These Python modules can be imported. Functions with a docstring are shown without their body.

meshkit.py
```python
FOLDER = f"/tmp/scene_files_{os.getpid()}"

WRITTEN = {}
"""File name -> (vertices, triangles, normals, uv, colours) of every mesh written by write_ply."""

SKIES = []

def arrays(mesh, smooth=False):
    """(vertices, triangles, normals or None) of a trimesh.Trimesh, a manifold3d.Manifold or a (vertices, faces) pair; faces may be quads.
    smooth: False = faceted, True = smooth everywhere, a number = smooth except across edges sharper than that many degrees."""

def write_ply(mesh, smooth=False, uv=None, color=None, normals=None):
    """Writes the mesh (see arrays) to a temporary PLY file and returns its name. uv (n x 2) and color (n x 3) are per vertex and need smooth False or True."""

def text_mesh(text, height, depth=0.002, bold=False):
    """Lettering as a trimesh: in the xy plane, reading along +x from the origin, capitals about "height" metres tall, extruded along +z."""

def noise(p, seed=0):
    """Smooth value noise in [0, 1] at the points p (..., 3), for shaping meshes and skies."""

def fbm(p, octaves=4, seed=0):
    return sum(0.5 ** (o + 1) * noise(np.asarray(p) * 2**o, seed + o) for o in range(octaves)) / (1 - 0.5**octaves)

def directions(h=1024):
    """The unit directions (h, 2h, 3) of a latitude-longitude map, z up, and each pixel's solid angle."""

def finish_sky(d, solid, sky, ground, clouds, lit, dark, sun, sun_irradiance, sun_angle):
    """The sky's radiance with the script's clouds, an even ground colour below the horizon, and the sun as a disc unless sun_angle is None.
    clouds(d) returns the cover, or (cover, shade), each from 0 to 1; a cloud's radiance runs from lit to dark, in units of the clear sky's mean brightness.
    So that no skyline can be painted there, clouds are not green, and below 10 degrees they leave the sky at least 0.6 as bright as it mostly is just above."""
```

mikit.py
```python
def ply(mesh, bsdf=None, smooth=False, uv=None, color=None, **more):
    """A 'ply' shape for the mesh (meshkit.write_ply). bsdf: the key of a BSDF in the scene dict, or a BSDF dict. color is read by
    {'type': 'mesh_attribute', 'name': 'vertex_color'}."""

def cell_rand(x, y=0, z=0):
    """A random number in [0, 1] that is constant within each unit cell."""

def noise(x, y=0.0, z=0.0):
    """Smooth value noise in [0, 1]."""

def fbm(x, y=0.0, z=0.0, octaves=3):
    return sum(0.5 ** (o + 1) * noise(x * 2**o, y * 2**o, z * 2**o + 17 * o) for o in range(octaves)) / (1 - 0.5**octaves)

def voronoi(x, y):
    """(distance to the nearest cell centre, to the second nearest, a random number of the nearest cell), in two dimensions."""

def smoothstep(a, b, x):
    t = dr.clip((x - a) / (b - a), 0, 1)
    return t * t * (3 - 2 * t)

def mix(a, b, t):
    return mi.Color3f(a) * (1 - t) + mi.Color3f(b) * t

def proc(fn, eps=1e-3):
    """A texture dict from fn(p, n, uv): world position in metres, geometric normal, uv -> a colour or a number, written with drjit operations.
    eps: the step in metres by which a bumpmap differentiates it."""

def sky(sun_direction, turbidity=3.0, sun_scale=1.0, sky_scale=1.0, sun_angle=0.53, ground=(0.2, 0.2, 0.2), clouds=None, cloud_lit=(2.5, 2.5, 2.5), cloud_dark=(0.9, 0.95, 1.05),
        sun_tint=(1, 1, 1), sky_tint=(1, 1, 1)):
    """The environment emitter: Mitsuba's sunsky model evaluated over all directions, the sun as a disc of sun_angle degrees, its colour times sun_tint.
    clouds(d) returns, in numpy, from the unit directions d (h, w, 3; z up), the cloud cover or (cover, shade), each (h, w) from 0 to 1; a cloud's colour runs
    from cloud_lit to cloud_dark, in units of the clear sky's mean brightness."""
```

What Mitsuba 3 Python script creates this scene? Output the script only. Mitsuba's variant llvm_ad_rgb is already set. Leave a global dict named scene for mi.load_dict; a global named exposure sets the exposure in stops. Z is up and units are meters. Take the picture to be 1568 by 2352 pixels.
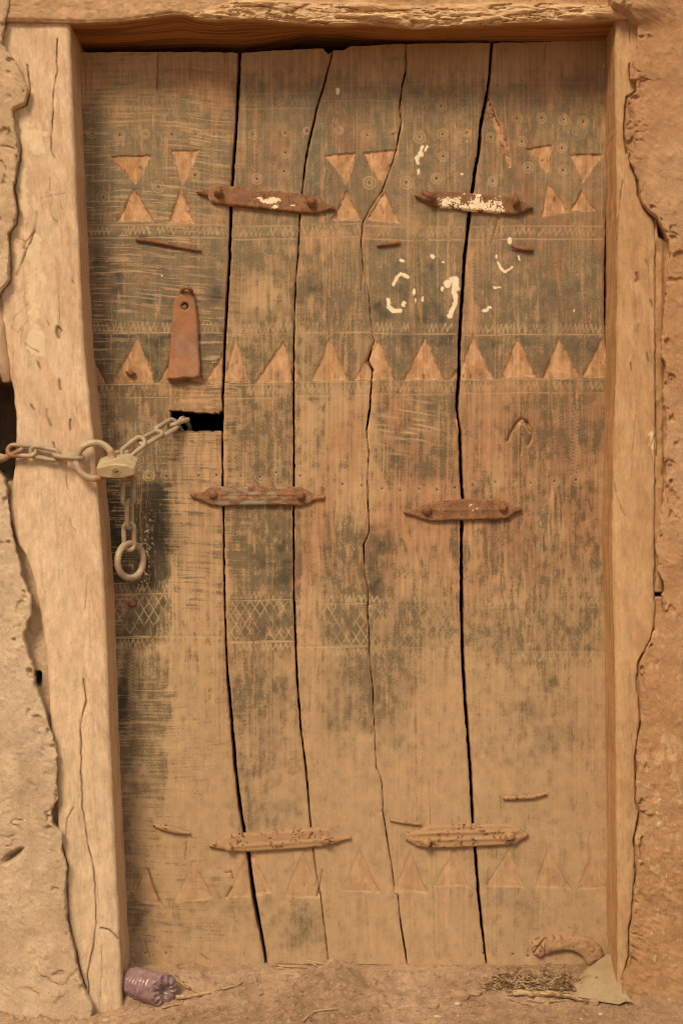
import math
import numpy as np
import trimesh
import shapely
from shapely.geometry import Polygon, Point
from scipy.spatial import Delaunay
import drjit as dr
import mitsuba as mi
import mikit
import meshkit
from mikit import proc, fbm, noise, smoothstep, mix, voronoi

# ------------------------------------------------------------------ camera, sky, exposure
S, DIST, CZ = 0.00075, 2.6, 0.82          # metres per drawing unit on the door plane, viewing distance, eye height
exposure = 3.1
scene, labels = {}, {}
scene['camera'] = {
    'type': 'perspective', 'fov': 2 * math.degrees(math.atan(1176 * S / DIST)), 'fov_axis': 'y',
    'near_clip': 0.05, 'far_clip': 900.0,
    'to_world': mi.ScalarTransform4f().look_at(origin=[0, -DIST, CZ], target=[0, 0, CZ], up=[0, 0, 1])}
# warm overcast and wide soft sun in front, standing in for open-shade bounce light
scene['sky'] = mikit.sky([-0.32, -0.70, 0.64], turbidity=6, sun_scale=0.30, sky_scale=0.42, sun_angle=18,
                         clouds=lambda d: 1.0, cloud_lit=(1.76, 1.62, 1.41), cloud_dark=(1.35, 1.22, 1.05),
                         sun_tint=(1.0, 0.93, 0.84), ground=(0.36, 0.25, 0.16))
RNG = np.random.default_rng(7)


# ------------------------------------------------------------------ helpers
def at(px, py, d=0.0):
    """A point of the measured drawing, d metres in front of the door face, as world x, y, z."""
    k = S * (DIST - d) / DIST
    px, py, d = np.broadcast_arrays(np.asarray(px, float), np.asarray(py, float), np.asarray(d, float))
    k = S * (DIST - d) / DIST
    return np.stack([(px - 784) * k, -d, CZ + (1176 - py) * k], -1)


def sst(a, b, x):
    t = np.clip((x - a) / (b - a), 0, 1)
    return t * t * (3 - 2 * t)


def N(x, y, s=0):
    x, y = np.broadcast_arrays(x, y)
    return meshkit.noise(np.stack([x, y, np.full(x.shape, 0.37 + s)], -1), s)


def F(x, y, o=3, s=0):
    x, y = np.broadcast_arrays(x, y)
    return meshkit.fbm(np.stack([x, y, np.full(x.shape, 0.37 + s)], -1), o, s)


def pl(points):
    """x as a function of y along a polyline of (x, y) that runs down the drawing."""
    a = np.array(sorted(points, key=lambda q: q[1]), float)
    return lambda y: np.interp(y, a[:, 1], a[:, 0])


def grid_faces(r, c, off=0, keep=None):
    i, j = np.meshgrid(np.arange(r - 1), np.arange(c - 1), indexing='ij')
    q = np.stack([i * c + j, (i + 1) * c + j, (i + 1) * c + j + 1, i * c + j + 1], -1)
    q = q.reshape(-1, 4) if keep is None else q[keep]
    return np.vstack([q[:, [0, 1, 2]], q[:, [0, 2, 3]]]) + off


def seg_dist(px, py, pts):
    best = np.full(px.shape, 1e9)
    for (x0, y0), (x1, y1) in zip(pts[:-1], pts[1:]):
        dx, dy = x1 - x0, y1 - y0
        t = np.clip(((px - x0) * dx + (py - y0) * dy) / max(dx * dx + dy * dy, 1e-9), 0, 1)
        best = np.minimum(best, np.hypot(px - x0 - t * dx, py - y0 - t * dy))
    return best


def near(px, py, pts, m):
    p = np.asarray(pts, float)
    return (px > p[:, 0].min() - m) & (px < p[:, 0].max() + m) & (py > p[:, 1].min() - m) & (py < p[:, 1].max() + m)


def poly_sd(px, py, pts):
    """Signed distance (inside positive) to a polygon."""
    p = np.asarray(pts, float)
    inside = shapely.contains_xy(Polygon(p), px, py)
    d = seg_dist(px, py, list(map(tuple, p)) + [tuple(p[0])])
    return np.where(inside, d, -d)


def put(key, mesh, mat, smooth=True, **kw):
    scene[key] = mikit.ply(mesh, mat, smooth=smooth, **kw)
    return key


def tag(key, label, category=None, group=None, kind=None):
    labels[key] = {'label': label}
    for k, v in (('category', category), ('group', group), ('kind', kind)):
        if v:
            labels[key][k] = v


def num(base, used={}):
    n = used.get(base, 0)
    used[base] = n + 1
    return base if n == 0 else f'{base}_{n:03d}'


# ------------------------------------------------------------------ materials
def bsdf(name, fn, rough=0.85, spec=0.25, **kw):
    scene[name] = {'type': 'twosided', 'bsdf': {'type': 'principled', 'base_color': proc(fn), 'roughness': rough, 'specular': spec, **kw}}


def C(*a):
    return mi.Color3f(*a)


def door_color(p, n, uv):
    x, z = p.x, p.z
    a = fbm(x * 7 + 3, z * 3.5, 1.0, 3)
    low = smoothstep(0.80, 0.26, z + (a - .5) * .5)               # settled dust towards the foot of the door
    b = fbm(x * 22 + 9, z * 9, 4.0, 2)
    xw = x + .006 * fbm(x * 5, z * 6, 11.0, 2)
    zw = z + .012 * fbm(x * 7, z * 4, 12.0, 2) + x * .09 * (noise(x * 3.1, z * 2.3, 13.0) - .5)
    grain = fbm(xw * 330, z * 17 + 9 * a, 2.0, 3)                  # upright grain
    saw = fbm(x * 24, zw * 430, 5.0, 3)                           # level tool marks
    fine = noise(x * 850, z * 700, 7.0)
    blot = fbm(x * 95, z * 70, 15.0, 3)
    wood = mix(C(.350, .232, .130), C(.330, .192, .106), smoothstep(.42, .62, a) * smoothstep(.5, .8, z))
    wood = mix(wood, C(.385, .265, .148), smoothstep(.5, .75, b) * .7)
    wood = mix(wood, C(.385, .270, .158), low * .75)
    wood = mix(wood, C(.42, .31, .185), smoothstep(-.22, -.30, x) * smoothstep(.25, .5, z) * smoothstep(1.05, .9, z) * .5)
    flat_side = smoothstep(-.14, -.24, x) * smoothstep(.78, .5, noise(x * 9, z * 7, 14.0))
    wood = wood * (1 + (grain - .5) * .60 * (1 - .75 * low) + (saw - .5) * (.06 + .26 * flat_side) * (1 - .7 * low) + (blot - .5) * .34 + (fine - .5) * .2)
    # worn pigment, held in the tool marks and lost on the ridges
    mark = mix(C(grain * .55 + saw * .15 + blot * .30), C((saw - .5) * 1.7 + .5), flat_side).x
    blue = smoothstep(.95, 1.35, z + (a - .5) * .3)
    hold = mix(C(.40 * mark + .30 * fbm(x * 130 + 4 * a, z * 42 + 3 * b, 9.0, 4) + .16 * blot + .14 * fine), C(.40 * mark + .38 * fbm(x * 75 + 3 * a, z * 60, 8.0, 4) + .22 * fine), blue).x
    cover = smoothstep(-.24, .30, uv.x * .92 - .36 - (hold - .5) * (3.7 - 2.0 * low - 1.5 * blue))
    cover2 = smoothstep(.02, .30, uv.x)
    pig = mix(C(.105, .086, .052), C(.155, .140, .094), blue)
    pig = mix(pig, C(.040, .037, .030), dr.clip(smoothstep(-.36, -.44, x) * .30 + smoothstep(.7, 1.0, uv.x) * .75, 0, 1) * smoothstep(1.42, 1.2, z))
    pig = pig * (.8 + .4 * fine)
    col = mix(wood, wood * C(.68, .71, .71), cover2 * .75)
    col = mix(col, pig * (.75 + .5 * blot), cover * (.62 + .32 * smoothstep(.6, .95, uv.x)))
    scr = (smoothstep(.60, .72, saw) * flat_side + .25 * smoothstep(.66, .78, grain) * (1 - flat_side)) * (1 - .85 * low)
    col = mix(col, C(.45, .33, .20), scr * cover2 * .55)
    v = uv.y
    raw = mix(C(.51, .315, .175), C(.39, .22, .11), smoothstep(.35, .65, fbm(x * 110, z * 45, 3.0, 4)))
    raw = raw * (.96 + (fine - .5) * .25 + (blot - .5) * .5 + (grain - .5) * .4)
    raw = mix(raw, C(.40, .255, .14), smoothstep(.55, .72, b) * .5)
    raw = mix(raw, wood * C(1.06, .98, .95), low * .65 + .05)
    col = mix(col, raw, dr.clip(-v, 0, 1))
    col = mix(col, C(.47, .345, .20), dr.clip(v, 0, 1) * .85)
    col = mix(col, C(.76, .68, .52), dr.clip(v - 1.0, 0, 1))
    col = mix(col, C(.085, .052, .026), dr.clip(-v - 1.0, 0, 1))
    return col


bsdf('door_wood', door_color, .8, .22)


def post_color(p, n, uv):
    x, z = p.x, p.z
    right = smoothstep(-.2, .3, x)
    g = fbm(x * 130 + z * 6, z * 7 + p.y * 90, 1.0, 3)
    fib = fbm(x * 420, z * 80, p.y * 400, 2)
    diag = fbm((x + z * .55) * 55, (z - x * .55) * 9, 3.0, 3)
    b = fbm(x * 16, z * 5, 6.0, 3)
    col = mix(C(.56, .42, .285), C(.50, .35, .225), smoothstep(.35, .62, diag) * .85)
    col = mix(col, C(.58, .44, .295), smoothstep(.45, .7, b))
    col = mix(col, C(.49, .38, .255), smoothstep(.7, .25, z) * .5)
    col = mix(col, col * C(.78, .68, .55), right)  # orange-brown tone of the right post, with warm bounce put into the colour
    fibre = smoothstep(.56, .72, fbm(x * 230 + z * 14, z * 11, p.y * 200 + 3, 3))
    chop = smoothstep(.60, .70, fbm((x + z * .8) * 30, (z - x * .8) * 240, 4.0, 2)) * smoothstep(.45, .6, b)
    col = mix(col, col * C(.66, .60, .54), dr.clip(fibre * .20 + chop * .12, 0, 1))
    sm = fbm(x * 120, z * 60, p.y * 100, 4)
    col = col * (1 + (g - .5) * .16 + (fib - .5) * .30 + (sm - .5) * .34 + (noise(x * 700, z * 500, p.y * 600) - .5) * .20)
    v = uv.y
    col = mix(col, C(.62, .50, .335), dr.clip(v, 0, 1) * smoothstep(.25, .5, .4 * fbm(x * 220, z * 160, 1.0, 3) + .4 * v + .08))
    col = mix(col, C(.10, .058, .028), dr.clip(-v, 0, 1))
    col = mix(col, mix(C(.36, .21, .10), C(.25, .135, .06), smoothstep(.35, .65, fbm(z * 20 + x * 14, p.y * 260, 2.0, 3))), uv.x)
    return col


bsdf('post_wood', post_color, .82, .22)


def lintel_color(p, n, uv):
    x, z, y = p.x, p.z, p.y
    g = fbm(x * 10, y * 240 + z * 200, 1.0, 3)
    big = fbm(x * 9, z * 30 + y * 20, 4.0, 3)
    col = mix(C(.41, .245, .125), C(.32, .175, .08), smoothstep(.35, .65, big))
    col = mix(col, C(.40, .26, .145), smoothstep(-.2, -.45, x) * .6)
    mudcoat = smoothstep(.42, .58, fbm(x * 16, z * 24, 6.0, 3) + .25 * smoothstep(-.15, -.4, x))
    col = mix(col, C(.43, .285, .165), mudcoat * .8)
    col = col * (1 + (g - .5) * .12 + (fbm(x * 110, z * 110, 3.0, 3) - .5) * .45)
    col = mix(col, col * .6, smoothstep(.64, .74, fbm(x * 60, z * 200, 8.0, 3)) * .6)
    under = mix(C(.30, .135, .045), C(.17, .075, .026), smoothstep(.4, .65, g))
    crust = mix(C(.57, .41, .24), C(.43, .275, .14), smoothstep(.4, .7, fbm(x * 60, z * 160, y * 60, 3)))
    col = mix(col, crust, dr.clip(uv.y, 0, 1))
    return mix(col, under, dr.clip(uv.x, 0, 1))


bsdf('lintel_wood', lintel_color, .85, .2)


def mud_color(p, n, uv):
    x, z, y = p.x, p.z, p.y
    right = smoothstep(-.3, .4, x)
    a = fbm(x * 9, z * 9, y * 9 + 1, 3)
    b = fbm(x * 55, z * 55, 7.0, 3)
    c = noise(x * 620, z * 620, y * 620)
    low = smoothstep(.75, .35, z)
    left = mix(C(.48, .375, .265), C(.42, .32, .215), smoothstep(.35, .65, a))
    left = mix(left, C(.42, .31, .20), smoothstep(.5, .05, z) * .5)
    left = mix(left, C(.50, .395, .265), smoothstep(.5, .72, fbm(x * 24 + 5, z * 17, 2.0, 3)) * .6 * smoothstep(1.0, .7, z))
    left = mix(left, C(.43, .305, .18), smoothstep(1.1, 1.35, z) * .7)
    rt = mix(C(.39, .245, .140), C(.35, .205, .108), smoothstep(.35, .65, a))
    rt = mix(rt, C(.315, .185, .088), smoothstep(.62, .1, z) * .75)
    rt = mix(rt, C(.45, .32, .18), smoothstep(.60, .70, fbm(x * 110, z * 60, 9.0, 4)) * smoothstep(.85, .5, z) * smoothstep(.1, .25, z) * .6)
    col = mix(left, rt, right)  # right plaster is orange, with warm bounce light mixed into its colour
    col = col * (1 + (b - .5) * .38 + (c - .5) * .26)
    fl = smoothstep(.70, .78, fbm((x + z * .5) * 75, (z - x * .5) * 520, 21.0, 2))
    fl = dr.maximum(fl, smoothstep(.72, .80, fbm((x - z * 1.3) * 420, (z + x * 1.3) * 60, 22.0, 2)))
    col = mix(col, col * 1.25, fl * .30)
    col = mix(col, col * .6, smoothstep(.68, .78, fbm(x * 210, z * 210, y * 210 + 9, 2)) * .5)
    col = mix(col, C(.66, .56, .42), smoothstep(.90, .94, noise(x * 210, z * 210, 3.0)) * low * .35)
    return mix(col, C(.21, .135, .072), dr.clip(uv.x, 0, 1) * .6)


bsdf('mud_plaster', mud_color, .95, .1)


def ground_color(p, n, uv):
    x, y = p.x, p.y
    a = fbm(x * 9, y * 9, 2.0, 3)
    b = fbm(x * 60, y * 60, 3.0, 3)
    c = noise(x * 480, y * 480, 5.0)
    col = mix(C(.33, .225, .145), C(.255, .168, .102), smoothstep(.35, .65, a))
    col = col * (1 + (b - .5) * .6 + (c - .5) * .34)
    col = mix(col, col * .55, smoothstep(.62, .74, fbm(x * 150, y * 150, 8.0, 3)) * .6)
    col = mix(col, C(.45, .34, .22), smoothstep(.72, .80, noise(x * 330, y * 330, 4.0)) * .35)
    return mix(col, C(.30, .185, .105), smoothstep(.3, .6, x) * .4)


bsdf('earth', ground_color, .97, .08)


def rust_color(p, n, uv):
    x, z = p.x, p.z
    a = fbm(x * 90, z * 90, 1.0, 3)
    c = fbm(x * 420, z * 420, 6.0, 2)
    col = mix(C(.185, .088, .040), C(.255, .125, .060), smoothstep(.3, .7, a))
    col = mix(col, C(.095, .048, .026), smoothstep(.55, .75, c) * .75)
    dust = mix(C(.37, .235, .128), C(.32, .195, .10), a)
    pit = smoothstep(.62, .70, noise(x * 330, z * 330, 2.0) * .7 + .3 * a)
    dust = mix(dust, C(.14, .062, .026), pit * smoothstep(.45, .6, fbm(x * 40, z * 60, 9.0, 2)))
    col = mix(col, dust, smoothstep(.35, .62, uv.y * .75 + (a - .5) * .8 + (c - .5) * .25))
    white = C(.70, .60, .44) * (.9 + .2 * c)
    col = mix(col, white, smoothstep(.42, .55, uv.x + (c - .5) * .7 + (a - .5) * .75) * smoothstep(.02, .2, uv.x))
    return col


bsdf('rusty_iron', rust_color, .72, .35)


def blue_strap_color(p, n, uv):
    x, z = p.x, p.z
    base = rust_color(p, n, mi.Point2f(0 * uv.x, uv.y))
    a = fbm(x * 60, z * 190, 3.0, 3)
    mid = smoothstep(.11, .03, dr.abs(x + .145))
    t = smoothstep(.54, .68, a + mid * .10 - .05) * mid
    return mix(base, C(.26, .25, .19), t * .7)


bsdf('rusty_iron_blue_paint', blue_strap_color, .7, .35)


def hasp_color(p, n, uv):
    x, z = p.x, p.z
    a = fbm(x * 70, z * 50, 1.0, 3)
    c = fbm(x * 420, z * 420, 6.0, 2)
    col = mix(C(.30, .138, .070), C(.245, .13, .075), smoothstep(.35, .65, a))
    col = mix(col, C(.27, .205, .16), smoothstep(.52, .7, fbm(x * 75 + 7, z * 50, 4.0, 4)) * .4)
    return col * (.85 + .3 * c)


bsdf('red_rust_iron', hasp_color, .75, .3)


def chain_color(p, n, uv):
    a = fbm(p.x * 60, p.y * 60, p.z * 60, 3)
    c = noise(p.x * 700, p.y * 700, p.z * 700)
    col = mix(C(.38, .305, .20), C(.29, .22, .14), smoothstep(.35, .65, a)) * (.9 + .2 * c)
    # dust on what faces up, rust where it shows
    col = mix(col, C(.42, .33, .215), smoothstep(.1, .9, n.z) * .5)
    return mix(col, C(.26, .115, .055), smoothstep(.64, .76, fbm(p.x * 24 + 4, p.y * 24, p.z * 24 + 1, 2)) * .8)


bsdf('chain_steel', chain_color, .6, .4, metallic=.15)


def ring_color(p, n, uv):
    col = chain_color(p, n, uv) * 1.08
    rust = smoothstep(.55, .8, fbm(p.x * 30, p.y * 30, p.z * 30, 2) + smoothstep(-.366, -.384, p.x) * smoothstep(.80, .76, p.z) * .30 - .16)
    return mix(col, C(.36, .155, .05), rust * .75)


bsdf('ring_steel', ring_color, .55, .4, metallic=.1)


def lock_color(p, n, uv):
    a = fbm(p.x * 90, p.y * 90, p.z * 90, 3)
    col = mix(C(.47, .39, .26), C(.40, .32, .19), smoothstep(.35, .65, a))
    col = mix(col, C(.36, .27, .15), smoothstep(.55, .7, fbm(p.x * 240, p.y * 240, p.z * 240, 2)) * .5)
    return col


bsdf('padlock_metal', lock_color, .5, .4, metallic=.2)
bsdf('lock_cylinder_metal', lambda p, n, uv: C(.33, .25, .13) * (.8 + .4 * noise(p.x * 900, p.y * 900, p.z * 900)), .4, .5, metallic=.4)
bsdf('keyway_dark', lambda p, n, uv: C(.03, .022, .015) + 0 * p.x, .7, .2)


def bottle_color(p, n, uv):
    a = fbm(p.x * 120, p.y * 120, p.z * 120, 3)
    c = fbm(p.x * 500, p.y * 500, p.z * 500, 2)
    col = mix(C(.225, .140, .160), C(.150, .092, .122), smoothstep(.35, .65, a))
    dust = C(.36, .24, .17)
    return mix(col, dust, dr.clip(smoothstep(.45, .75, c) * .45 + smoothstep(.3, 1, n.z) * .25 + uv.y * .6, 0, 1))


bsdf('purple_plastic', bottle_color, .32, .5, clearcoat=.35, clearcoat_gloss=.7)
bsdf('grey_felt', lambda p, n, uv: mix(C(.37, .285, .175), C(.30, .225, .13), smoothstep(.3, .7, fbm(p.x * 40, p.y * 40, p.z * 40, 3)))
     * (.85 + .3 * noise(p.x * 800, p.y * 800, p.z * 800)), .95, .08)
bsdf('dry_twig', lambda p, n, uv: mix(C(.17, .10, .05), C(.44, .31, .18), smoothstep(.35, .65, noise(p.x * 160, p.y * 160, p.z * 160))), .9, .12)
bsdf('pale_straw', lambda p, n, uv: mix(C(.46, .34, .19), C(.33, .225, .12), smoothstep(.4, .7, fbm(p.x * 200, p.y * 200, p.z * 60, 2))), .85, .15)
bsdf('pale_stick_wood', lambda p, n, uv: mix(C(.44, .32, .185), C(.24, .15, .075), smoothstep(.40, .62, fbm(p.x * 70, p.y * 320, p.z * 320, 4))), .85, .15)
bsdf('dusty_stone', lambda p, n, uv: mix(C(.37, .255, .15), C(.30, .20, .115), fbm(p.x * 70, p.y * 70, p.z * 70, 3)), .95, .1)
bsdf('white_stone', lambda p, n, uv: mix(C(.55, .46, .34), C(.40, .30, .19), fbm(p.x * 200, p.y * 200, p.z * 200, 3)), .9, .12)
bsdf('room_dark_mud', lambda p, n, uv: C(.10, .07, .045) * (.8 + .4 * fbm(p.x * 8, p.y * 8, p.z * 8, 2)), .95, .05)

# ------------------------------------------------------------------ the ground (one sheet to the horizon)
def spread(lo, hi, step, far, growth=1.22):
    mid = list(np.arange(lo, hi + step / 2, step))
    out, s, x = [], step, hi
    while x < far:
        s *= growth
        x += s
        out.append(x)
    inn, s, x = [], step, lo
    while x > -far:
        s *= growth
        x -= s
        inn.append(x)
    return np.array(inn[::-1] + mid + out)


def ground_z(x, y):
    d = -y
    base = .016 - .030 * sst(-.25, -.45, x) * sst(.03, .10, d) + .045 * sst(.452, .485, x) * sst(.135, .09, d)
    base = base + .012 * sst(.12, .04, d) * sst(-.38, -.1, x) - .02 * sst(.15, .6, d)
    base = base + .016 * np.exp(-((x + .60) / .10) ** 2) * sst(.28, .10, d)
    x, y = np.broadcast_arrays(x, y)
    near_ = sst(3, 1, np.hypot(x, y))
    r = (F(x * 11, y * 11, 3, 3) - .5) * .016 + (F(x * 45, y * 45, 3, 5) - .5) * .009 + (F(x * 150, y * 150, 3, 6) - .5) * .0048
    base = base + .022 * sst(.10, .055, d) * sst(.48, .70, F(x * 9, y * 3, 3, 4) + .12 * sst(-.2, -.3, x)) * sst(.36, .28, x)
    clod = sst(.66, .80, N(x * 75, y * 75, 9)) * .006
    return base + (r + clod) * near_ + (1 - near_) * (F(x * .6, y * .6, 3, 8) - .5) * .05


gx, gy = spread(-.66, .66, .0030, 400), spread(-.32, -.03, .0026, 400)
X, Y = np.meshgrid(gx, gy[::-1])
put('ground', (np.stack([X, Y, ground_z(X, Y)], -1).reshape(-1, 3), grid_faces(*X.shape)), 'earth')
tag('ground', 'trodden dusty brown earth in front of the door', kind='structure')

# ------------------------------------------------------------------ the door
ZTOP = 100
crackA = pl([(550, 90), (550, 120), (543, 280), (532, 430), (530, 480), (527, 588), (518, 738), (511, 908), (512, 948), (510, 993), (511, 1113), (513, 1176), (515, 1351),
             (519, 1496), (523, 1556), (530, 1636), (540, 1764), (551, 1859), (560, 1909), (569, 1959), (582, 2059), (595, 2124), (611, 2212), (614, 2240)])
crackB = pl([(762, 90), (762, 118), (745, 190), (727, 250), (715, 305), (704, 352), (698, 400), (693, 445), (689, 492), (684, 588), (679, 640), (676, 738), (674, 868), (675, 1113), (674, 1176),
             (675, 1376), (682, 1556), (690, 1666), (702, 1764), (714, 1899), (718, 1944), (726, 2004), (737, 2064), (745, 2130), (754, 2210), (757, 2240)])
crackC = pl([(931, 90), (931, 165), (922, 200), (917, 250), (921, 280), (909, 345), (891, 400), (876, 440), (849, 480), (833, 510), (829, 555), (832, 600), (838, 640), (846, 668), (851, 738), (859, 784),
             (845, 828), (855, 848), (849, 938), (841, 988), (847, 1038), (843, 1113), (846, 1176), (848, 1221), (835, 1251), (838, 1326), (846, 1366), (843, 1396), (848, 1456), (849, 1516), (855, 1576),
             (859, 1666), (864, 1764), (871, 1780), (877, 1800), (879, 1864), (890, 1934), (904, 2024), (905, 2052), (913, 2057), (919, 2114), (934, 2210), (938, 2240)])
crackD = pl([(1130, 90), (1124, 175), (1117, 220), (1104, 285), (1100, 340), (1091, 390), (1084, 442), (1078, 487), (1073, 540), (1067, 588), (1059, 713), (1055, 788), (1054, 868), (1050, 913),
             (1049, 938), (1056, 988), (1059, 1088), (1062, 1143), (1060, 1196), (1060, 1376), (1062, 1496), (1068, 1606), (1080, 1764), (1086, 1894), (1090, 1941), (1098, 2044), (1106, 2124), (1117, 2216), (1119, 2240)])
wA = pl([(8, 90), (8, 400), (7, 900), (5, 1000), (5, 1500), (8, 1600), (9, 1850), (9, 1960), (11, 2100), (7, 2212)])
wB = pl([(3, 90), (5, 200), (6, 330), (4, 420), (3, 600), (4, 800), (5, 1000), (5, 1600), (3.5, 1900), (1.6, 1960), (1.6, 2210)])
wC = pl([(1.5, 100), (5, 165), (5, 230), (2, 285), (4, 345), (4, 400), (2.2, 450), (3, 500), (1.8, 560), (1.2, 620), (1.6, 690), (2, 770), (4, 830), (5, 900), (6.5, 960), (2.2, 1010), (3, 1060), (2, 1120), (4.5, 1180), (2, 1215), (5, 1250), (2.6, 1340), (4.5, 1400), (3.5, 1450), (2.4, 1510), (4, 1580), (2.5, 1660), (1.4, 1760), (1.2, 1785), (3, 1840), (3.5, 1940), (2, 2040), (2, 2060), (3.5, 2120), (4, 2190), (3, 2212)])
wD = pl([(6, 90), (8, 250), (9, 430), (9, 700), (9, 900), (7, 950), (9, 1090), (9, 1600), (8, 1900), (8, 2100), (5, 2216)])

hour = [  # carved pairs of triangles (hourglasses), then the two rows of triangles
    [(252, 359), (348, 357), (312, 424)], [(308, 434), (270, 510), (354, 507)], [(392, 345), (458, 346), (420, 425)], [(417, 430), (389, 510), (445, 511)],
    [(748, 357), (818, 353), (793, 425)], [(797, 437), (762, 505), (828, 506)], [(832, 352), (908, 345), (875, 425)], [(882, 440), (843, 505), (917, 512)],
    [(1207, 343), (1267, 332), (1265, 388), (1254, 394)], [(1258, 418), (1244, 495), (1306, 486)], [(1306, 354), (1383, 354), (1337, 418)], [(1337, 434), (1311, 483), (1365, 483)]]
tri2 = [[(207, 812), (246, 880), (200, 880)], [(316, 773), (260, 879), (355, 878)], [(420, 788), (365, 877), (466, 876)], [(524, 794), (468, 880), (524, 880)], [(541, 774), (512, 878), (571, 878)],
        [(652, 783), (586, 878), (676, 877)], [(671, 836), (671, 876), (692, 876)], [(757, 775), (718, 874), (800, 873)], [(869, 780), (814, 871), (906, 871)], [(975, 774), (928, 872), (1018, 872)],
        [(1048, 850), (1035, 871), (1056, 871)], [(1086, 769), (1050, 870), (1130, 871)], [(1189, 774), (1150, 867), (1227, 865)], [(1284, 774), (1246, 868), (1330, 869)], [(1380, 780), (1337, 866), (1410, 866)]]
tri3 = [[(336, 1994), (305, 2064), (372, 2080)], [(445, 1978), (400, 2073), (488, 2063)], [(573, 1953), (520, 2062), (625, 2050)], [(695, 1960), (655, 2058), (738, 2060)], [(825, 1950), (784, 2045), (870, 2050)],
        [(943, 1955), (905, 2045), (978, 2050)], [(1043, 1950), (997, 2035), (1073, 2035)], [(1170, 1952), (1115, 2035), (1202, 2038)], [(1258, 1953), (1228, 2035), (1310, 2043)], [(1356, 1968), (1328, 2042), (1400, 2040)]]
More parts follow.
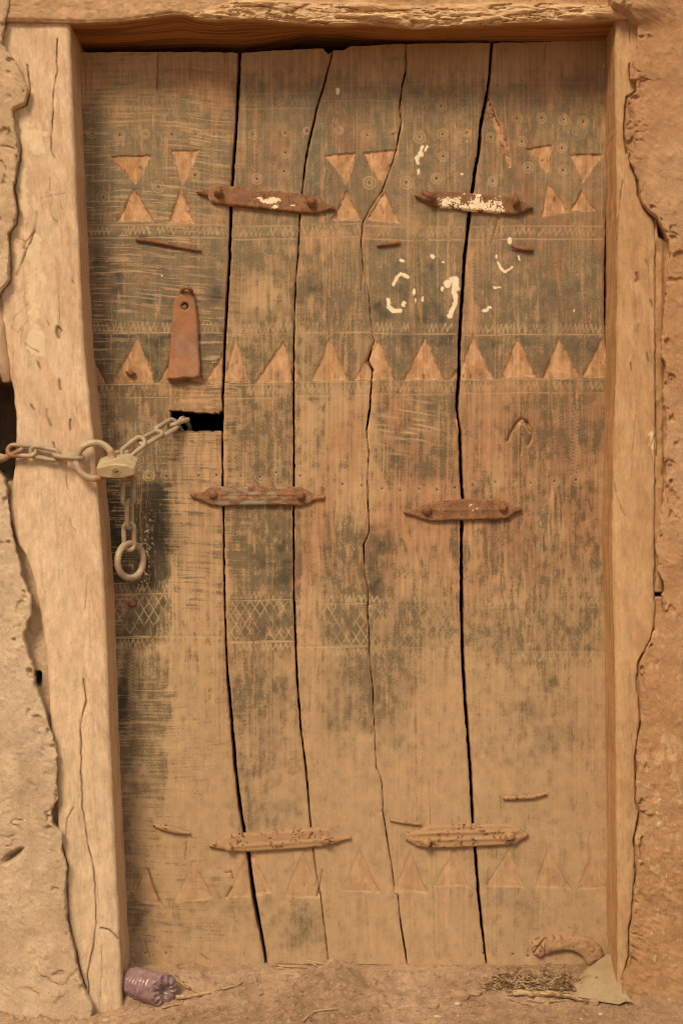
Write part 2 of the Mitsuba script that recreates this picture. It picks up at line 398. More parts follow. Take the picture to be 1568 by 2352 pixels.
rings = [(211, 306, 11), (275, 310, 11), (334, 308, 10), (394, 309, 11), (451, 308, 12), (492, 308, 6), (581, 308, 10), (655, 305, 8), (705, 300, 8), (778, 299, 9), (843, 311, 12), (903, 309, 9), (963, 315, 13), (1016, 308, 12),
         (1072, 305, 8), (1127, 315, 11), (1198, 324, 11), (1187, 271, 11), (1243, 270, 11), (1294, 274, 11), (1339, 279, 12), (1012, 243, 12), (655, 350, 11), (653, 393, 11), (590, 410, 12), (364, 429, 13), (237, 453, 14), (448, 402, 11),
         (848, 420, 14), (933, 419, 14), (1002, 410, 12), (1017, 359, 11), (1131, 416, 11), (1212, 384, 12), (1293, 390, 11), (1290, 340, 10), (844, 351, 8),
         (342, 1093, 12), (382, 1094, 12), (456, 1093, 8), (497, 1091, 10), (553, 1093, 12), (598, 1095, 12), (634, 1085, 11), (689, 1093, 10), (786, 1112, 10), (830, 1115, 9), (877, 1122, 11), (919, 1127, 13), (962, 1124, 9), (1003, 1125, 10), (1044, 1120, 11),
         (1085, 1114, 10), (1137, 1107, 9), (1180, 1107, 7), (1219, 1109, 12), (1273, 1105, 11), (1322, 1102, 13), (334, 2190, 7), (381, 2190, 6), (1109, 2190, 7), (1177, 2192, 10), (1212, 2196, 7)]
smears = [([(904, 653), (911, 637), (922, 629), (935, 634)], 5), ([(928, 632), (936, 637)], 7), ([(889, 688), (891, 703), (904, 714), (920, 714)], 6), ([(925, 700), (928, 697)], 7), ([(1026, 652), (1044, 642), (1050, 662)], 11), ([(1042, 655), (1044, 690), (1034, 726)], 9),
          ([(1142, 604), (1149, 617), (1160, 624), (1174, 612)], 4), ([(970, 338), (966, 350), (956, 362), (959, 374)], 6), ([(977, 346), (980, 338)], 4)]
white = [(966, 352, 7, 9), (958, 394, 4, 7), (1060, 400, 4, 3), (1190, 594, 3, 8), (1140, 592, 3, 8), (1138, 657, 10, 4), (1113, 712, 9, 4), (1122, 707, 6, 4),
         (995, 589, 6, 6), (1019, 600, 4, 4), (950, 672, 4, 10), (956, 690, 2, 7), (971, 687, 3, 6), (372, 632, 4, 3), (1172, 556, 5, 9), (1185, 570, 9, 4), (925, 600, 6, 5), (1014, 664, 4, 7), (1318, 713, 2, 4), (1386, 150, 2, 4), (775, 210, 5, 9)]
# worn fields of dark pigment: x0, x1, y0, y1, strength, softness
fields = [(180, 548, 245, 490, .54, 34), (190, 300, 380, 520, .24, 30), (195, 520, 525, 762, .72, 20), (200, 516, 764, 884, .74, 8), (205, 505, 890, 1000, .55, 16), (215, 398, 1000, 1110, .60, 16), (225, 396, 1112, 1350, 1.0, 14), (240, 402, 1352, 1480, .80, 8),
          (250, 400, 1485, 1770, .42, 46), (250, 300, 1480, 2020, .42, 16), (320, 470, 1740, 1900, .22, 50), (260, 560, 2050, 2160, .17, 30), (270, 330, 2000, 2200, .2, 26),
          (545, 760, 190, 440, .50, 28), (528, 690, 480, 596, .46, 18), (522, 682, 596, 765, .30, 26), (515, 678, 765, 882, .46, 16), (512, 676, 890, 1112, .42, 30), (512, 676, 1165, 1368, .70, 34), (515, 680, 1378, 1478, .55, 14), (522, 690, 1484, 1660, .46, 50),
          (540, 715, 1700, 1900, .26, 50), (585, 742, 2060, 2190, .24, 26), (700, 925, 190, 345, .46, 30), (690, 905, 345, 520, .60, 18), (690, 862, 560, 880, .42, 34), (700, 830, 660, 770, .3, 26), (738, 846, 1200, 1385, .44, 36), (736, 848, 1390, 1480, .56, 12), (738, 880, 1498, 1690, .40, 44),
          (905, 1118, 205, 510, .50, 30), (845, 1066, 555, 768, .76, 34), (852, 1052, 768, 872, .62, 16), (862, 1045, 890, 1095, .34, 34), (838, 896, 1215, 1385, .62, 22), (1034, 1062, 1190, 1325, .62, 8), (845, 945, 1380, 1680, .40, 44), (930, 1060, 1385, 1490, .34, 26),
          (1100, 1400, 190, 520, .44, 34), (1086, 1394, 535, 770, .66, 40), (1062, 1394, 768, 872, .56, 16), (1195, 1390, 880, 1085, .46, 50), (1060, 1390, 1095, 1360, .22, 50), (1062, 1390, 1385, 1512, .34, 26), (1140, 1340, 1530, 1780, .20, 60), (1060, 1300, 1850, 2150, .14, 60),
          (398, 520, 985, 1965, -.9, 14), (482, 506, 220, 520, -.28, 8), (1066, 1092, 560, 765, -.45, 6), (560, 660, 640, 720, -.25, 14), (700, 735, 1180, 1900, -.3, 10)]
slits = [([(633, 214), (632, 245)], 2, 3), ([(364, 118), (362, 160), (360, 204)], 2.2, 4), ([(1254, 97), (1250, 140)], 2, 3), ([(610, 1624), (611, 1652)], 3, 4), ([(1223, 1255), (1224, 1300)], 3, 4), ([(1215, 1440), (1214, 1478)], 3.6, 4), ([(1152, 1324), (1151, 1345)], 2, 3),
         ([(1146, 498), (1136, 530), (1128, 560)], 2, 2), ([(1148, 500), (1130, 555)], 1.6, 2), ([(621, 320), (621, 332)], 2, 2), ([(1199, 1000), (1199, 1020), (1196, 1045)], 2.6, 4),
         ([(1166, 1012), (1174, 990), (1188, 970), (1197, 962), (1212, 970), (1221, 984), (1222, 1004), (1214, 1022)], 5, 6), ([(1208, 970), (1216, 990)], 7, 8), ([(1180, 988), (1196, 972), (1206, 976)], 2.6, 2.5),
         ([(340, 1998), (352, 2035), (366, 2072)], 5, 3.5), ([(325, 2010), (310, 2050)], 4, 2.5), ([(330, 2160), (345, 2200)], 2, 2.5), ([(355, 2085), (352, 2200)], 2, 1.5), ([(985, 1795), (990, 1930), (1000, 2200)], 1.8, 1.6), ([(955, 1640), (958, 1900)], 1.4, 1.2), ([(838, 2030), (852, 2205)], 1.6, 1.4), ([(625, 990), (640, 1010)], 2, 2), ([(428, 1935), (425, 1975)], 4, 2),
         ([(518, 2005), (532, 2003), (534, 2018)], 5, 2.5), ([(520, 2060), (532, 2040)], 5, 2.5), ([(852, 800), (842, 832), (856, 850)], 5, 4), ([(740, 2000), (728, 2060)], 4, 3), ([(1080, 470), (1078, 500)], 4, 3),
         ([(834, 588), (833, 620), (829, 668)], 2.4, 5), ([(478, 2205), (462, 2192)], 3, 2.5), ([(1049, 920), (1044, 960), (1052, 1000), (1050, 1040)], 3, 3), ([(921, 225), (925, 250), (921, 270)], 2.5, 3)]
gouge = [(1117, 224), (1122, 246), (1134, 275), (1146, 300), (1154, 322), (1162, 350), (1168, 380)]
bands = [  # engraved level lines and zigzags: y at each plank (five values), top and bottom of the zigzag relative to it
    dict(y=[516, 518, 515, 520, 520], z=(4, 22), l=[0, 30]), dict(y=[740, 742, 740, 742, 745], z=(0, 20), l=[24]), dict(y=[880, 880, 876, 872, 870], z=(6, 26), l=[2, 33]),
    dict(y=[1344, 1358, 1368, 1370, 1376], z=(0, 16), l=[20]), dict(y=[1462, 1472, 1484, 1486, 1498], z=(6, 22), l=[0, 3]), dict(y=[226, 214, 198, 192, 192], z=(8, 26), l=[0, 34], a=.42), dict(y=[1925, 1925, 1925, 1925, 1925], z=(-8, 4), l=[])]
hatch = [([1364, 1378, 1390, 1392, 1398], 96, 19), ([160, 150, 135, 135, 130], 66, 36)]
strip = [(548, 892, 1085), (322, 1000, 1080), (492, 225, 500), (724, 1180, 1320), (1082, 570, 760), (300, 1490, 1690), (720, 1500, 1680), (1320, 900, 1090), (1150, 1520, 1720), (1290, 1520, 1720), (908, 1500, 1600)]
ridge_top = pl([(0, 0)])


def door_surface(px, py, k, sl, sr):
    """Height (m, out of the face), pigment and wear of the door at drawing units; k = which plank, sl and sr = distance to its edges."""
    h = (F(px / 170, py / 260, 3, 11 + k) - .5) * 5.0
    h = h + (F(px / 46, py / 5.0, 2, 21) - .5) * (.9 if k == 0 else .55) * sst(2100, 1500, py) + (F(px / 4.2, py / 70, 2, 31) - .5) * .75
    h = h + (F(px / 22, py / 22, 3, 41) - .5) * .7
    v = np.zeros_like(px)
    # pigment
    wob_x, wob_y = (F(px / 30, py / 30, 3, 51) - .5) * 40, (F(px / 30, py / 30, 3, 52) - .5) * 40
    wide_x, wide_y = (F(px / 70, py / 90, 3, 54) - .5) * 110, (F(px / 70, py / 90, 3, 55) - .5) * 110
    jag_x, jag_y = (F(px / 7, py / 7, 2, 57) - .5) * 6, (F(px / 7, py / 7, 2, 58) - .5) * 6
    u = np.zeros_like(px)
    for x0, x1, y0, y1, a, s in fields:
        q = min(1, max(s, 16) / 30)
        s = s * 1.35
        m = near(px, py, [(x0, y0), (x1, y1)], 3.2 * s + 10)
        if m.any():
            X_, Y_ = px[m] + wide_x[m] * q + wob_x[m] * .5, py[m] + wide_y[m] * q + wob_y[m] * .4
            u[m] += a * sst(-s, s, X_ - x0) * sst(-s, s, x1 - X_) * sst(-s, s, Y_ - y0) * sst(-s, s, y1 - Y_)
    u = np.clip(u, 0, 1) + ((F(px / 55, py / 55, 3, 53) - .5) * .8 + (F(px / 15, py / 18, 3, 56) - .5) * .5) * sst(0, .3, u)
    paint = np.clip(u, 0, 1)
    # engraved lines
    jit = (N(px / 9, py / 60, 61) - .5) * 2.0
    wear = sst(.30, .55, F(px / 60, py / 30, 3, 62))
    line = np.zeros_like(px)
    for b in bands:
        y0 = b['y'][k] + (F(px / 140, px * 0, 2, 63) - .5) * 7
        for o in b['l']:
            line = np.maximum(line, np.exp(-((py - y0 - o + jit * .4) / 1.35) ** 2) * (.35 + .65 * wear) * b.get('a', 1) * (.55 if k > 2 and b['y'][0] in (1344, 1462) else 1))
        za, zb = b['z']
        m = (py > y0 + za - 5) & (py < y0 + zb + 5)
        if m.any():
            X_ = px[m] + (N(px[m] / 13, px[m] * 0, 64) - .5) * 12 + (py[m] - y0[m]) * .12
            t = np.abs((X_ / 10.5) % 1 - .5) * 2
            yz = (y0[m] + za) + t * (zb - za) + (N(px[m] / 7, px[m] * 0, 67) - .5) * 7
            dd = np.abs(py[m] - yz) * .26
            line[m] = np.maximum(line[m], np.exp(-(dd / 1.3) ** 2) * sst(-4, 1, py[m] - y0[m] - za) * sst(-4, 1, y0[m] + zb - py[m]) * (.12 + .88 * wear[m] * sst(.3, .55, N(px[m] / 16, py[m] / 40, 66))) * b.get('a', 1))
    for ys, hh, sp in hatch:
        y0 = ys[k]
        m = (py > y0 + 2) & (py < y0 + hh - 4)
        if m.any():
            X_, Y_ = px[m] + wob_x[m] * .10, py[m] - y0
            fade = sst(.34, .60, F(X_ / 50, Y_ / 50, 2, 65)) * (1.0 if sp < 30 else .55) * (1, 1, .95, .6, .4)[k]
            for sgn in (1, -1):
                g_ = np.abs(((X_ * .86 + sgn * Y_ * .52) / sp) % 1 - .5) * sp
                line[m] = np.maximum(line[m], np.exp(-((sp / 2 - g_) / 1.15) ** 2) * fade)
    for xs, y0, y1 in strip:
        m = (np.abs(px - xs) < 9) & (py > y0) & (py < y1)
        if m.any():
            t = np.abs((py[m] / 8) % 1 - .5) * 2
            line[m] = np.maximum(line[m], .7 * wear[m] * np.exp(-(np.abs(px[m] - xs + 5 - 10 * t) * .4 / 1.2) ** 2))
    for cx, cy, r in rings:
        m = near(px, py, [(cx, cy)], r + 4)
        if m.any():
            r_ = np.hypot(px[m] - cx, py[m] - cy)
            ring = np.maximum(np.exp(-((r_ - r) / 1.4) ** 2) * .9, np.exp(-((r_ - r * .52) / 1.3) ** 2))
            line[m] = np.maximum(line[m], ring * (.35 + .65 * wear[m]))
            dot = np.exp(-(r_ / 3.2) ** 4)
            h[m] -= 2.2 * dot
            v[m] -= 2.3 * dot
    low = sst(1500, 1950, py)
    h -= .6 * line
    v += 1.0 * line * (1 - .5 * low) * (.5 + .5 * np.clip(paint * 1.6, 0, 1))
    # carved triangles
    for grp, depth, amt in ((hour, 2.8, .92), (tri2, 2.6, .74), (tri3, 2.6, .5)):
        for t in grp:
            m = near(px, py, t, 8)
            if not m.any():
                continue
            sd = poly_sd(px[m] + wob_x[m] * .14 + jag_x[m], py[m] + wob_y[m] * .14 + jag_y[m], t)
            inside = sst(-1.2, 2.2, sd)
            worn = .55 + .9 * sst(.30, .62, F(px[m] / 18, py[m] / 26, 4, 59))
            floor = depth * (.25 + 1.35 * F(px[m] / 12, py[m] / 20, 4, 71))
            if grp is tri3:                                        # shallow one side, cut in on the other
                floor *= .35 + .9 * sst(-25, 40, px[m] - np.mean([q[0] for q in t]))
            h[m] -= inside * floor
            rim = np.exp(-((sd - .3) / 1.5) ** 2)
            h[m] -= rim * (1.1 if grp is not tri3 else .9)
            v[m] = v[m] * (1 - inside) - np.clip(inside * amt * worn, 0, 1) - inside * .7 * sst(.62, .74, F(px[m] / 8, py[m] / 16, 3, 68)) - rim * 1.15 * (.6 if grp is tri3 else 1) * sst(.38, .6, N(px[m] / 14, py[m] / 14, 72))
            u[m] *= 1 - inside * (.97 if grp is hour else .84)
    # splits, knots, the worm-eaten gouge
    for pts, w, dp in slits:
        m = near(px, py, pts, w * 2 + 6)
        if m.any():
            dd = seg_dist(px[m] + wob_x[m] * .12, py[m] + wob_y[m] * .05, pts)
            q = np.exp(-(dd / (w * .62)) ** 2)
            h[m] -= dp * q
            v[m] = v[m] * (1 - q) - 1.75 * q
    m = near(px, py, gouge, 22)
    if m.any():
        dd = seg_dist(px[m] + wob_x[m] * .25, py[m], gouge)
        wid = np.interp(py[m], [224, 270, 385], [9, 10, 6])
        q = sst(wid, wid * .5, dd)
        rough = F(px[m] / 5, py[m] / 5, 2, 73)
        h[m] -= q * (1.2 + 5.0 * rough)
        edge = np.exp(-((dd - wid * .85) / 2.0) ** 2)
        h[m] += edge * .9
        v[m] = v[m] * (1 - q) - q * (.75 + .9 * sst(.5, .62, rough)) - edge * sst(.4, .6, rough) * 1.2
        u[m] *= 1 - q
    # pocked patch and small pits
    pk = sst(.62, .74, N(px / 5.5, py / 5.5, 74)) * np.exp(-(((px - 1058) / 18) ** 2 + ((py - 315) / 45) ** 2) ** 2)
    pk = np.maximum(pk, sst(.90, .96, N(px / 7, py / 7, 75)) * sst(.45, .6, F(px / 120, py / 120, 2, 76)))
    h -= 1.6 * pk
    v -= 1.3 * pk * (v > -1)
    # long drying checks along the grain
    ch = np.abs(F(px / 11 + .02 * wob_x, py / 420, 2, 77) - .5) * 22
    q = sst(.55, .1, ch) * sst(.52, .66, N(px / 40, py / 150, 78))
    h -= .8 * q
    v -= .55 * q * (v > -.6)
    # lime splashes
    wn = (F(px / 7, py / 7, 3, 81) - .5)
    w_ = np.zeros_like(px)
    for cx, cy, rx, ry in white:
        m = near(px, py, [(cx, cy)], max(rx, ry) * 1.8 + 3)
        if m.any():
            w_[m] = np.maximum(w_[m], 1.05 - np.sqrt(((px[m] + wob_x[m] * .4 - cx) / rx) ** 2 + ((py[m] + wob_y[m] * .4 - cy) / ry) ** 2) + wn[m] * 1.2)
    for pts, w in smears:
        m = near(px, py, pts, w * 2 + 3)
        if m.any():
            w_[m] = np.maximum(w_[m], 1.0 - seg_dist(px[m] + wob_x[m] * .25, py[m] + wob_y[m] * .25, pts) / (w * .82) + wn[m] * 1.3)
    spat = .7 * sst(.80, .90, N(px / 4.2, py / 4.2, 82)) * np.exp(-(((px - 1010) / 200) ** 2 + ((py - 650) / 110) ** 2)) * sst(.45, .6, F(px / 40, py / 40, 2, 83))
    spat = np.maximum(spat, .9 * sst(.60, .72, N(px / 3.4, py / 3.4, 84)) * np.exp(-(((px - 337 - .08 * (1250 - py)) / 17) ** 2 + ((py - 1270) / 105) ** 2) ** 2))
    ws = np.maximum(sst(.05, .22, w_), spat)
    ws = ws * sst(.12, .42, F(px / 9, py / 5, 3, 86) + .35 * sst(.1, .6, w_))
    v = v * (1 - ws) + 1.86 * ws
    h += .35 * sst(.05, .3, w_)
    # pale scraped streaks (plank 4, below the second row)
    sc = sst(.55, .70, F((px + py * 3.2) / 75, (py - px * .18) / 5.5, 2, 85)) * np.exp(-(((px - 935) / 85) ** 2 + ((py - 980) / 75) ** 2) ** 2)
    v = np.where(np.abs(v) < .8, v + .85 * sc, v)
    # rusty stain round the hasp and the hand hole
    st = np.exp(-(((px - 440) / 75) ** 2 + ((py - 915) / 32) ** 2)) * .65
    v = np.where(np.abs(v) < .5, v - st, v)
    # worn, rounded plank edges
    for e, s in ((sl, 0), (sr, 1)):
        rag = N(px * 0 + 3 * s, py / 14, 91 + k)
        rag = np.maximum(rag, 2.6 * sst(.62, .72, F(px * 0 + 5 * s, py / 26, 3, 191 + k)))
        q = np.exp(-np.maximum(e, 0) / (1.4 + 2.2 * rag))
        h -= 2.8 * q
        v = np.where(v < .9, v - .5 * q * (v > -1), v)
    # top ends
    v = np.where((np.abs(v) < .5) & (py < 160), v + .32 * sst(180, 118, py + wob_y * .8), v)
    # grime running along both side edges behind the frame
    gr = np.exp(-((px - 1392) / 14) ** 2) * sst(900, 1150, py) * sst(1500, 1300, py) * sst(.4, .6, N(px / 6, py / 9, 95))
    v = np.where(np.abs(v) < .5, v + .5 * gr, v)
    return h * .001, np.clip(u, 0, 1), np.clip(v, -2, 2)


HOLE = [(388, 941), (430, 944), (500, 948), (508, 941), (516, 940), (516, 990), (470, 990), (412, 990), (396, 984), (390, 960)]
THICK = .036
planks = [
    (lambda y: 150 + 0 * y, lambda y: crackA(y) - wA(y) / 2, [(150, 121), (300, 119), (400, 119), (548, 121)], 2226, 0, .0),
    (lambda y: crackA(y) + wA(y) / 2, lambda y: crackB(y) - wB(y) / 2, [(555, 121), (600, 117), (700, 112), (742, 111), (747, 118), (754, 124), (762, 116)], 2214, 1, -.0015),
    (lambda y: crackB(y) + wB(y) / 2, lambda y: crackC(y) - wC(y) * .38, [(764, 116), (790, 116), (800, 108), (929, 101)], 2214, 2, .0008),
    (lambda y: crackC(y) + wC(y) * .38, lambda y: crackD(y) - wD(y) / 2, [(933, 101), (1030, 99), (1128, 98)], 2216, 3, .0),
    (lambda y: crackD(y) + wD(y) / 2, pl([(1399, 90), (1397, 380), (1392, 450), (1387, 600), (1386, 720), (1391, 800), (1440, 900), (1440, 2240)]), [(1134, 98), (1250, 96), (1340, 94), (1440, 92)], 2222, 4, -.001)]
for left, right, top, bottom, k, out in planks:
    rows = int((bottom - 110) / 2.05)
    cols = int(max(r - l for l, r in [(left(y), right(y)) for y in np.array([150., 900., 1700.])]) / 2.0)
    s, t = np.linspace(0, 1, cols), np.linspace(0, 1, rows)
    topx = np.array(top, float)
    base_y = 108 + t[:, None] * (bottom - 108)
    rag = (F(np.arange(rows) / 6.0, 0, 3, 3 + k) - .5)[:, None]
    rag2 = (F(np.arange(rows) / 6.0, 0, 3, 13 + k) - .5)[:, None]
    l_, r_ = left(base_y), right(base_y)
    px = l_ + (r_ - l_) * s[None, :]
    ty = np.interp(px, topx[:, 0], topx[:, 1]) + (N(px / 9, px * 0, 5) - .5) * 2.5
    py = base_y + (ty - 108) * np.clip(1 - (base_y - 108) / 60, 0, 1)
    px = px + rag * 4.2 * sst(.05, 0, s[None, :]) + rag2 * 4.2 * sst(.95, 1, s[None, :])
    h, u, v = door_surface(px, py, k, px - l_, r_ - px)
    d = h + out
    P = at(px, py) + np.stack([0 * d, -d, 0 * d], -1)
    keep = np.ones((rows - 1, cols - 1), bool)
    if k == 0:
        cx_, cy_ = (px[:-1, :-1] + px[1:, 1:]) / 2, (py[:-1, :-1] + py[1:, 1:]) / 2
        keep = ~shapely.contains_xy(Polygon(HOLE), cx_ + (N(cx_ / 8, cy_ / 8, 6) - .5) * 3, cy_ + (N(cx_ / 8, cy_ / 8, 7) - .5) * 4)
    f = grid_faces(rows, cols, 0, keep)
    V = P.reshape(-1, 3)
    # the plank's edges: every free border is carried back by the plank's thickness
    e = np.vstack([f[:, [0, 1]], f[:, [1, 2]], f[:, [2, 0]]])
    es = np.sort(e, 1)
    _, first, cnt = np.unique(es[:, 0].astype(np.int64) * len(V) + es[:, 1], return_index=True, return_counts=True)
    e = e[first[cnt == 1]]
    n0 = len(V)
    steps = [0, .010, THICK]
    side_v, side_f = [], []
    for a, b_ in zip(steps[:-1], steps[1:]):
        q0, q1 = V[e[:, 0]].copy(), V[e[:, 1]].copy()
        o0, o1 = q0.copy(), q1.copy()
        q0[:, 1] += a; q1[:, 1] += a; o0[:, 1] += b_; o1[:, 1] += b_
        m_ = len(e)
        off = n0 + sum(len(x) for x in side_v)
        side_v.append(np.vstack([q0, q1, o1, o0]))
        i_ = np.arange(m_) + off
        side_f += [np.stack([i_, i_ + 3 * m_, i_ + 2 * m_], 1), np.stack([i_, i_ + 2 * m_, i_ + m_], 1)]
    # a coarse back face
    ri, ci = np.unique(np.r_[np.arange(0, rows, 6), rows - 1]), np.unique(np.r_[np.arange(0, cols, 6), cols - 1])
    back = P[np.ix_(ri, ci)].copy(); back[..., 1] = -out + THICK - .001
    kb = np.array([[keep[max(a - 6, 0):b_ + 6, max(c - 6, 0):d_ + 6].all() for c, d_ in zip(ci[:-1], ci[1:])] for a, b_ in zip(ri[:-1], ri[1:])])
    off = n0 + sum(len(x) for x in side_v)
    V = np.vstack([V, *side_v, back.reshape(-1, 3)])
    Fc = np.vstack([f, *side_f, grid_faces(len(ri), len(ci), off, kb)[:, ::-1]])
    uv = np.zeros((len(V), 2))
    uv[:n0, 0], uv[:n0, 1] = u.ravel(), v.ravel()
    uv[n0:, 1] = -.55
    key = put(num('door__plank'), (V, Fc), 'door_wood', uv=uv)
tag('door', 'old carved plank door with worn dark paint and rusty iron straps', 'door')
labels['door__plank'] = {'label': 'leftmost plank with a rectangular hand hole and black paint'}
labels['door__plank_004'] = {'label': 'rightmost plank with a worm-eaten gouge and a knot'}


# ------------------------------------------------------------------ iron on the door
def slab(pts, d0, thick, bevel, res=2.2, hfun=None, back=.004, holes=(), uvfun=None, smooth_pts=True):
    """A beaten sheet cut to an outline (drawing units), its face bevelled and dented, standing thick metres off depth d0."""
    pg = Polygon(pts)
    if smooth_pts:
        pg = pg.buffer(1.2, quad_segs=3).buffer(-2.2, quad_segs=3).buffer(1.0, quad_segs=3)
    for hx, hy, hr in holes:
        pg = pg.difference(Point(hx, hy).buffer(hr, quad_segs=4))
    if pg.geom_type != 'Polygon':
        pg = max(pg.geoms, key=lambda g: g.area)
    pg = pg.segmentize(res)
    loops = [np.array(pg.exterior.coords)[:-1]] + [np.array(i.coords)[:-1] for i in pg.interiors]
    bpts = np.vstack(loops)
    x0, y0, x1, y1 = pg.bounds
    gxx, gyy = np.meshgrid(np.arange(x0, x1, res), np.arange(y0, y1, res))
    g = np.stack([gxx.ravel(), gyy.ravel()], 1) + np.random.default_rng(3).uniform(-.25, .25, (gxx.size, 2)) * res
    inner = g[shapely.contains_xy(pg.buffer(-res * .45), g[:, 0], g[:, 1])]
    q = np.vstack([bpts, inner])
    tri = Delaunay(q).simplices
    c = q[tri].mean(1)
    tri = tri[shapely.contains_xy(pg, c[:, 0], c[:, 1])]
    a, b, cc = q[tri[:, 0]], q[tri[:, 1]], q[tri[:, 2]]
    flip = ((b - a)[:, 0] * (cc - a)[:, 1] - (b - a)[:, 1] * (cc - a)[:, 0]) > 0
    tri[flip] = tri[flip][:, ::-1]
    sd = shapely.distance(pg.boundary, shapely.points(q))
    prof = np.sqrt(np.clip(1 - (1 - np.clip(sd / bevel, 0, 1)) ** 2, 0, 1))
    d = d0 + thick * (.45 + .55 * prof)
    if hfun is not None:
        d = d + hfun(q[:, 0], q[:, 1], sd)
    P = at(q[:, 0], q[:, 1], 0)
    P[:, 1] = -d
    V, Fs, n0 = [P], [tri], len(P)
    i0 = 0
    for lp in loops:
        n_ = len(lp)
        ring = P[i0:i0 + n_]
        bk = ring.copy(); bk[:, 1] = -(d0 - back)
        i = np.arange(n_)
        V += [ring, bk]
        A, B = n0 + i, n0 + n_ + i
        A2, B2 = n0 + (i + 1) % n_, n0 + n_ + (i + 1) % n_
        quad = np.vstack([np.stack([A, B, B2], 1), np.stack([A, B2, A2], 1)])
        Fs.append(quad)
        n0 += 2 * n_
        i0 += n_
    V = np.vstack(V)
    uv = np.zeros((len(V), 2))
    if uvfun:
        px_, py_ = V[:, 0] / S + 784, 1176 - (V[:, 2] - CZ) / S
        uu, vv = uvfun(px_, py_)
        uv[:, 0], uv[:, 1] = uu, vv
    return (V, np.vstack(Fs)), uv


def dents(a=.0009, f=16, s=0):
    return lambda x, y, sd: (F(x / f, y / f, 3, 101 + s) - .5) * 2 * a


def ridged(ax, ay, bx, by, offs, amp=.0016, w=3.2, s=0):
    """Dents plus long raised ribs parallel to the strap's axis."""
    L = math.hypot(bx - ax, by - ay)

    def fn(x, y, sd):
        n_ = ((x - ax) * -(by - ay) + (y - ay) * (bx - ax)) / L
        out = (F(x / 14, y / 14, 3, 111 + s) - .5) * .0014
        for o in offs:
            out = out + amp * np.exp(-((n_ - o) / w) ** 2) * sst(2, 14, sd)
        return out
    return fn


def dome(px, py, d0, r, hgt, seed=0, flat=.55, lean=(0, 0), sx=1.0, ang=0.0):
    """A hammered nail head: an uneven flattened dome on a short shank."""
    nr, ns = 7, 18
    th = np.arange(ns) * 2 * np.pi / ns
    wob = 1 + .16 * (N(np.cos(th) * 1.4 + seed, np.sin(th) * 1.4, 121 + seed) - .5) * 2
    rings_, prof = [], [(1.0, -.002), (1.0, .25 * hgt), (.95, .55 * hgt), (.80, .82 * hgt), (flat, hgt), (.28, hgt * 1.06), (.02, hgt * 1.08)]
    ca, sa = math.cos(ang), math.sin(ang)
    for k, z in prof:
        ex, ey = np.cos(th) * r * k * wob * sx, np.sin(th) * r * k * wob
        p = at(px + ex * ca - ey * sa + lean[0] * z / .01, py + ex * sa + ey * ca + lean[1] * z / .01, 0)
        p[:, 1] = -(d0 + z + .0007 * (N(ex / 4, ey / 4 + z * 900, 131 + seed) - .5))
        rings_.append(p)
    return np.vstack(rings_), grid_ring(nr, ns)


def grid_ring(nr, ns):
    i, j = np.meshgrid(np.arange(nr - 1), np.arange(ns), indexing='ij')
    a, b = i * ns + j, i * ns + (j + 1) % ns
    c, d = (i + 1) * ns + (j + 1) % ns, (i + 1) * ns + j
    q = np.stack([a, d, c, b], -1).reshape(-1, 4)
    return np.vstack([q[:, [0, 1, 2]], q[:, [0, 2, 3]]])


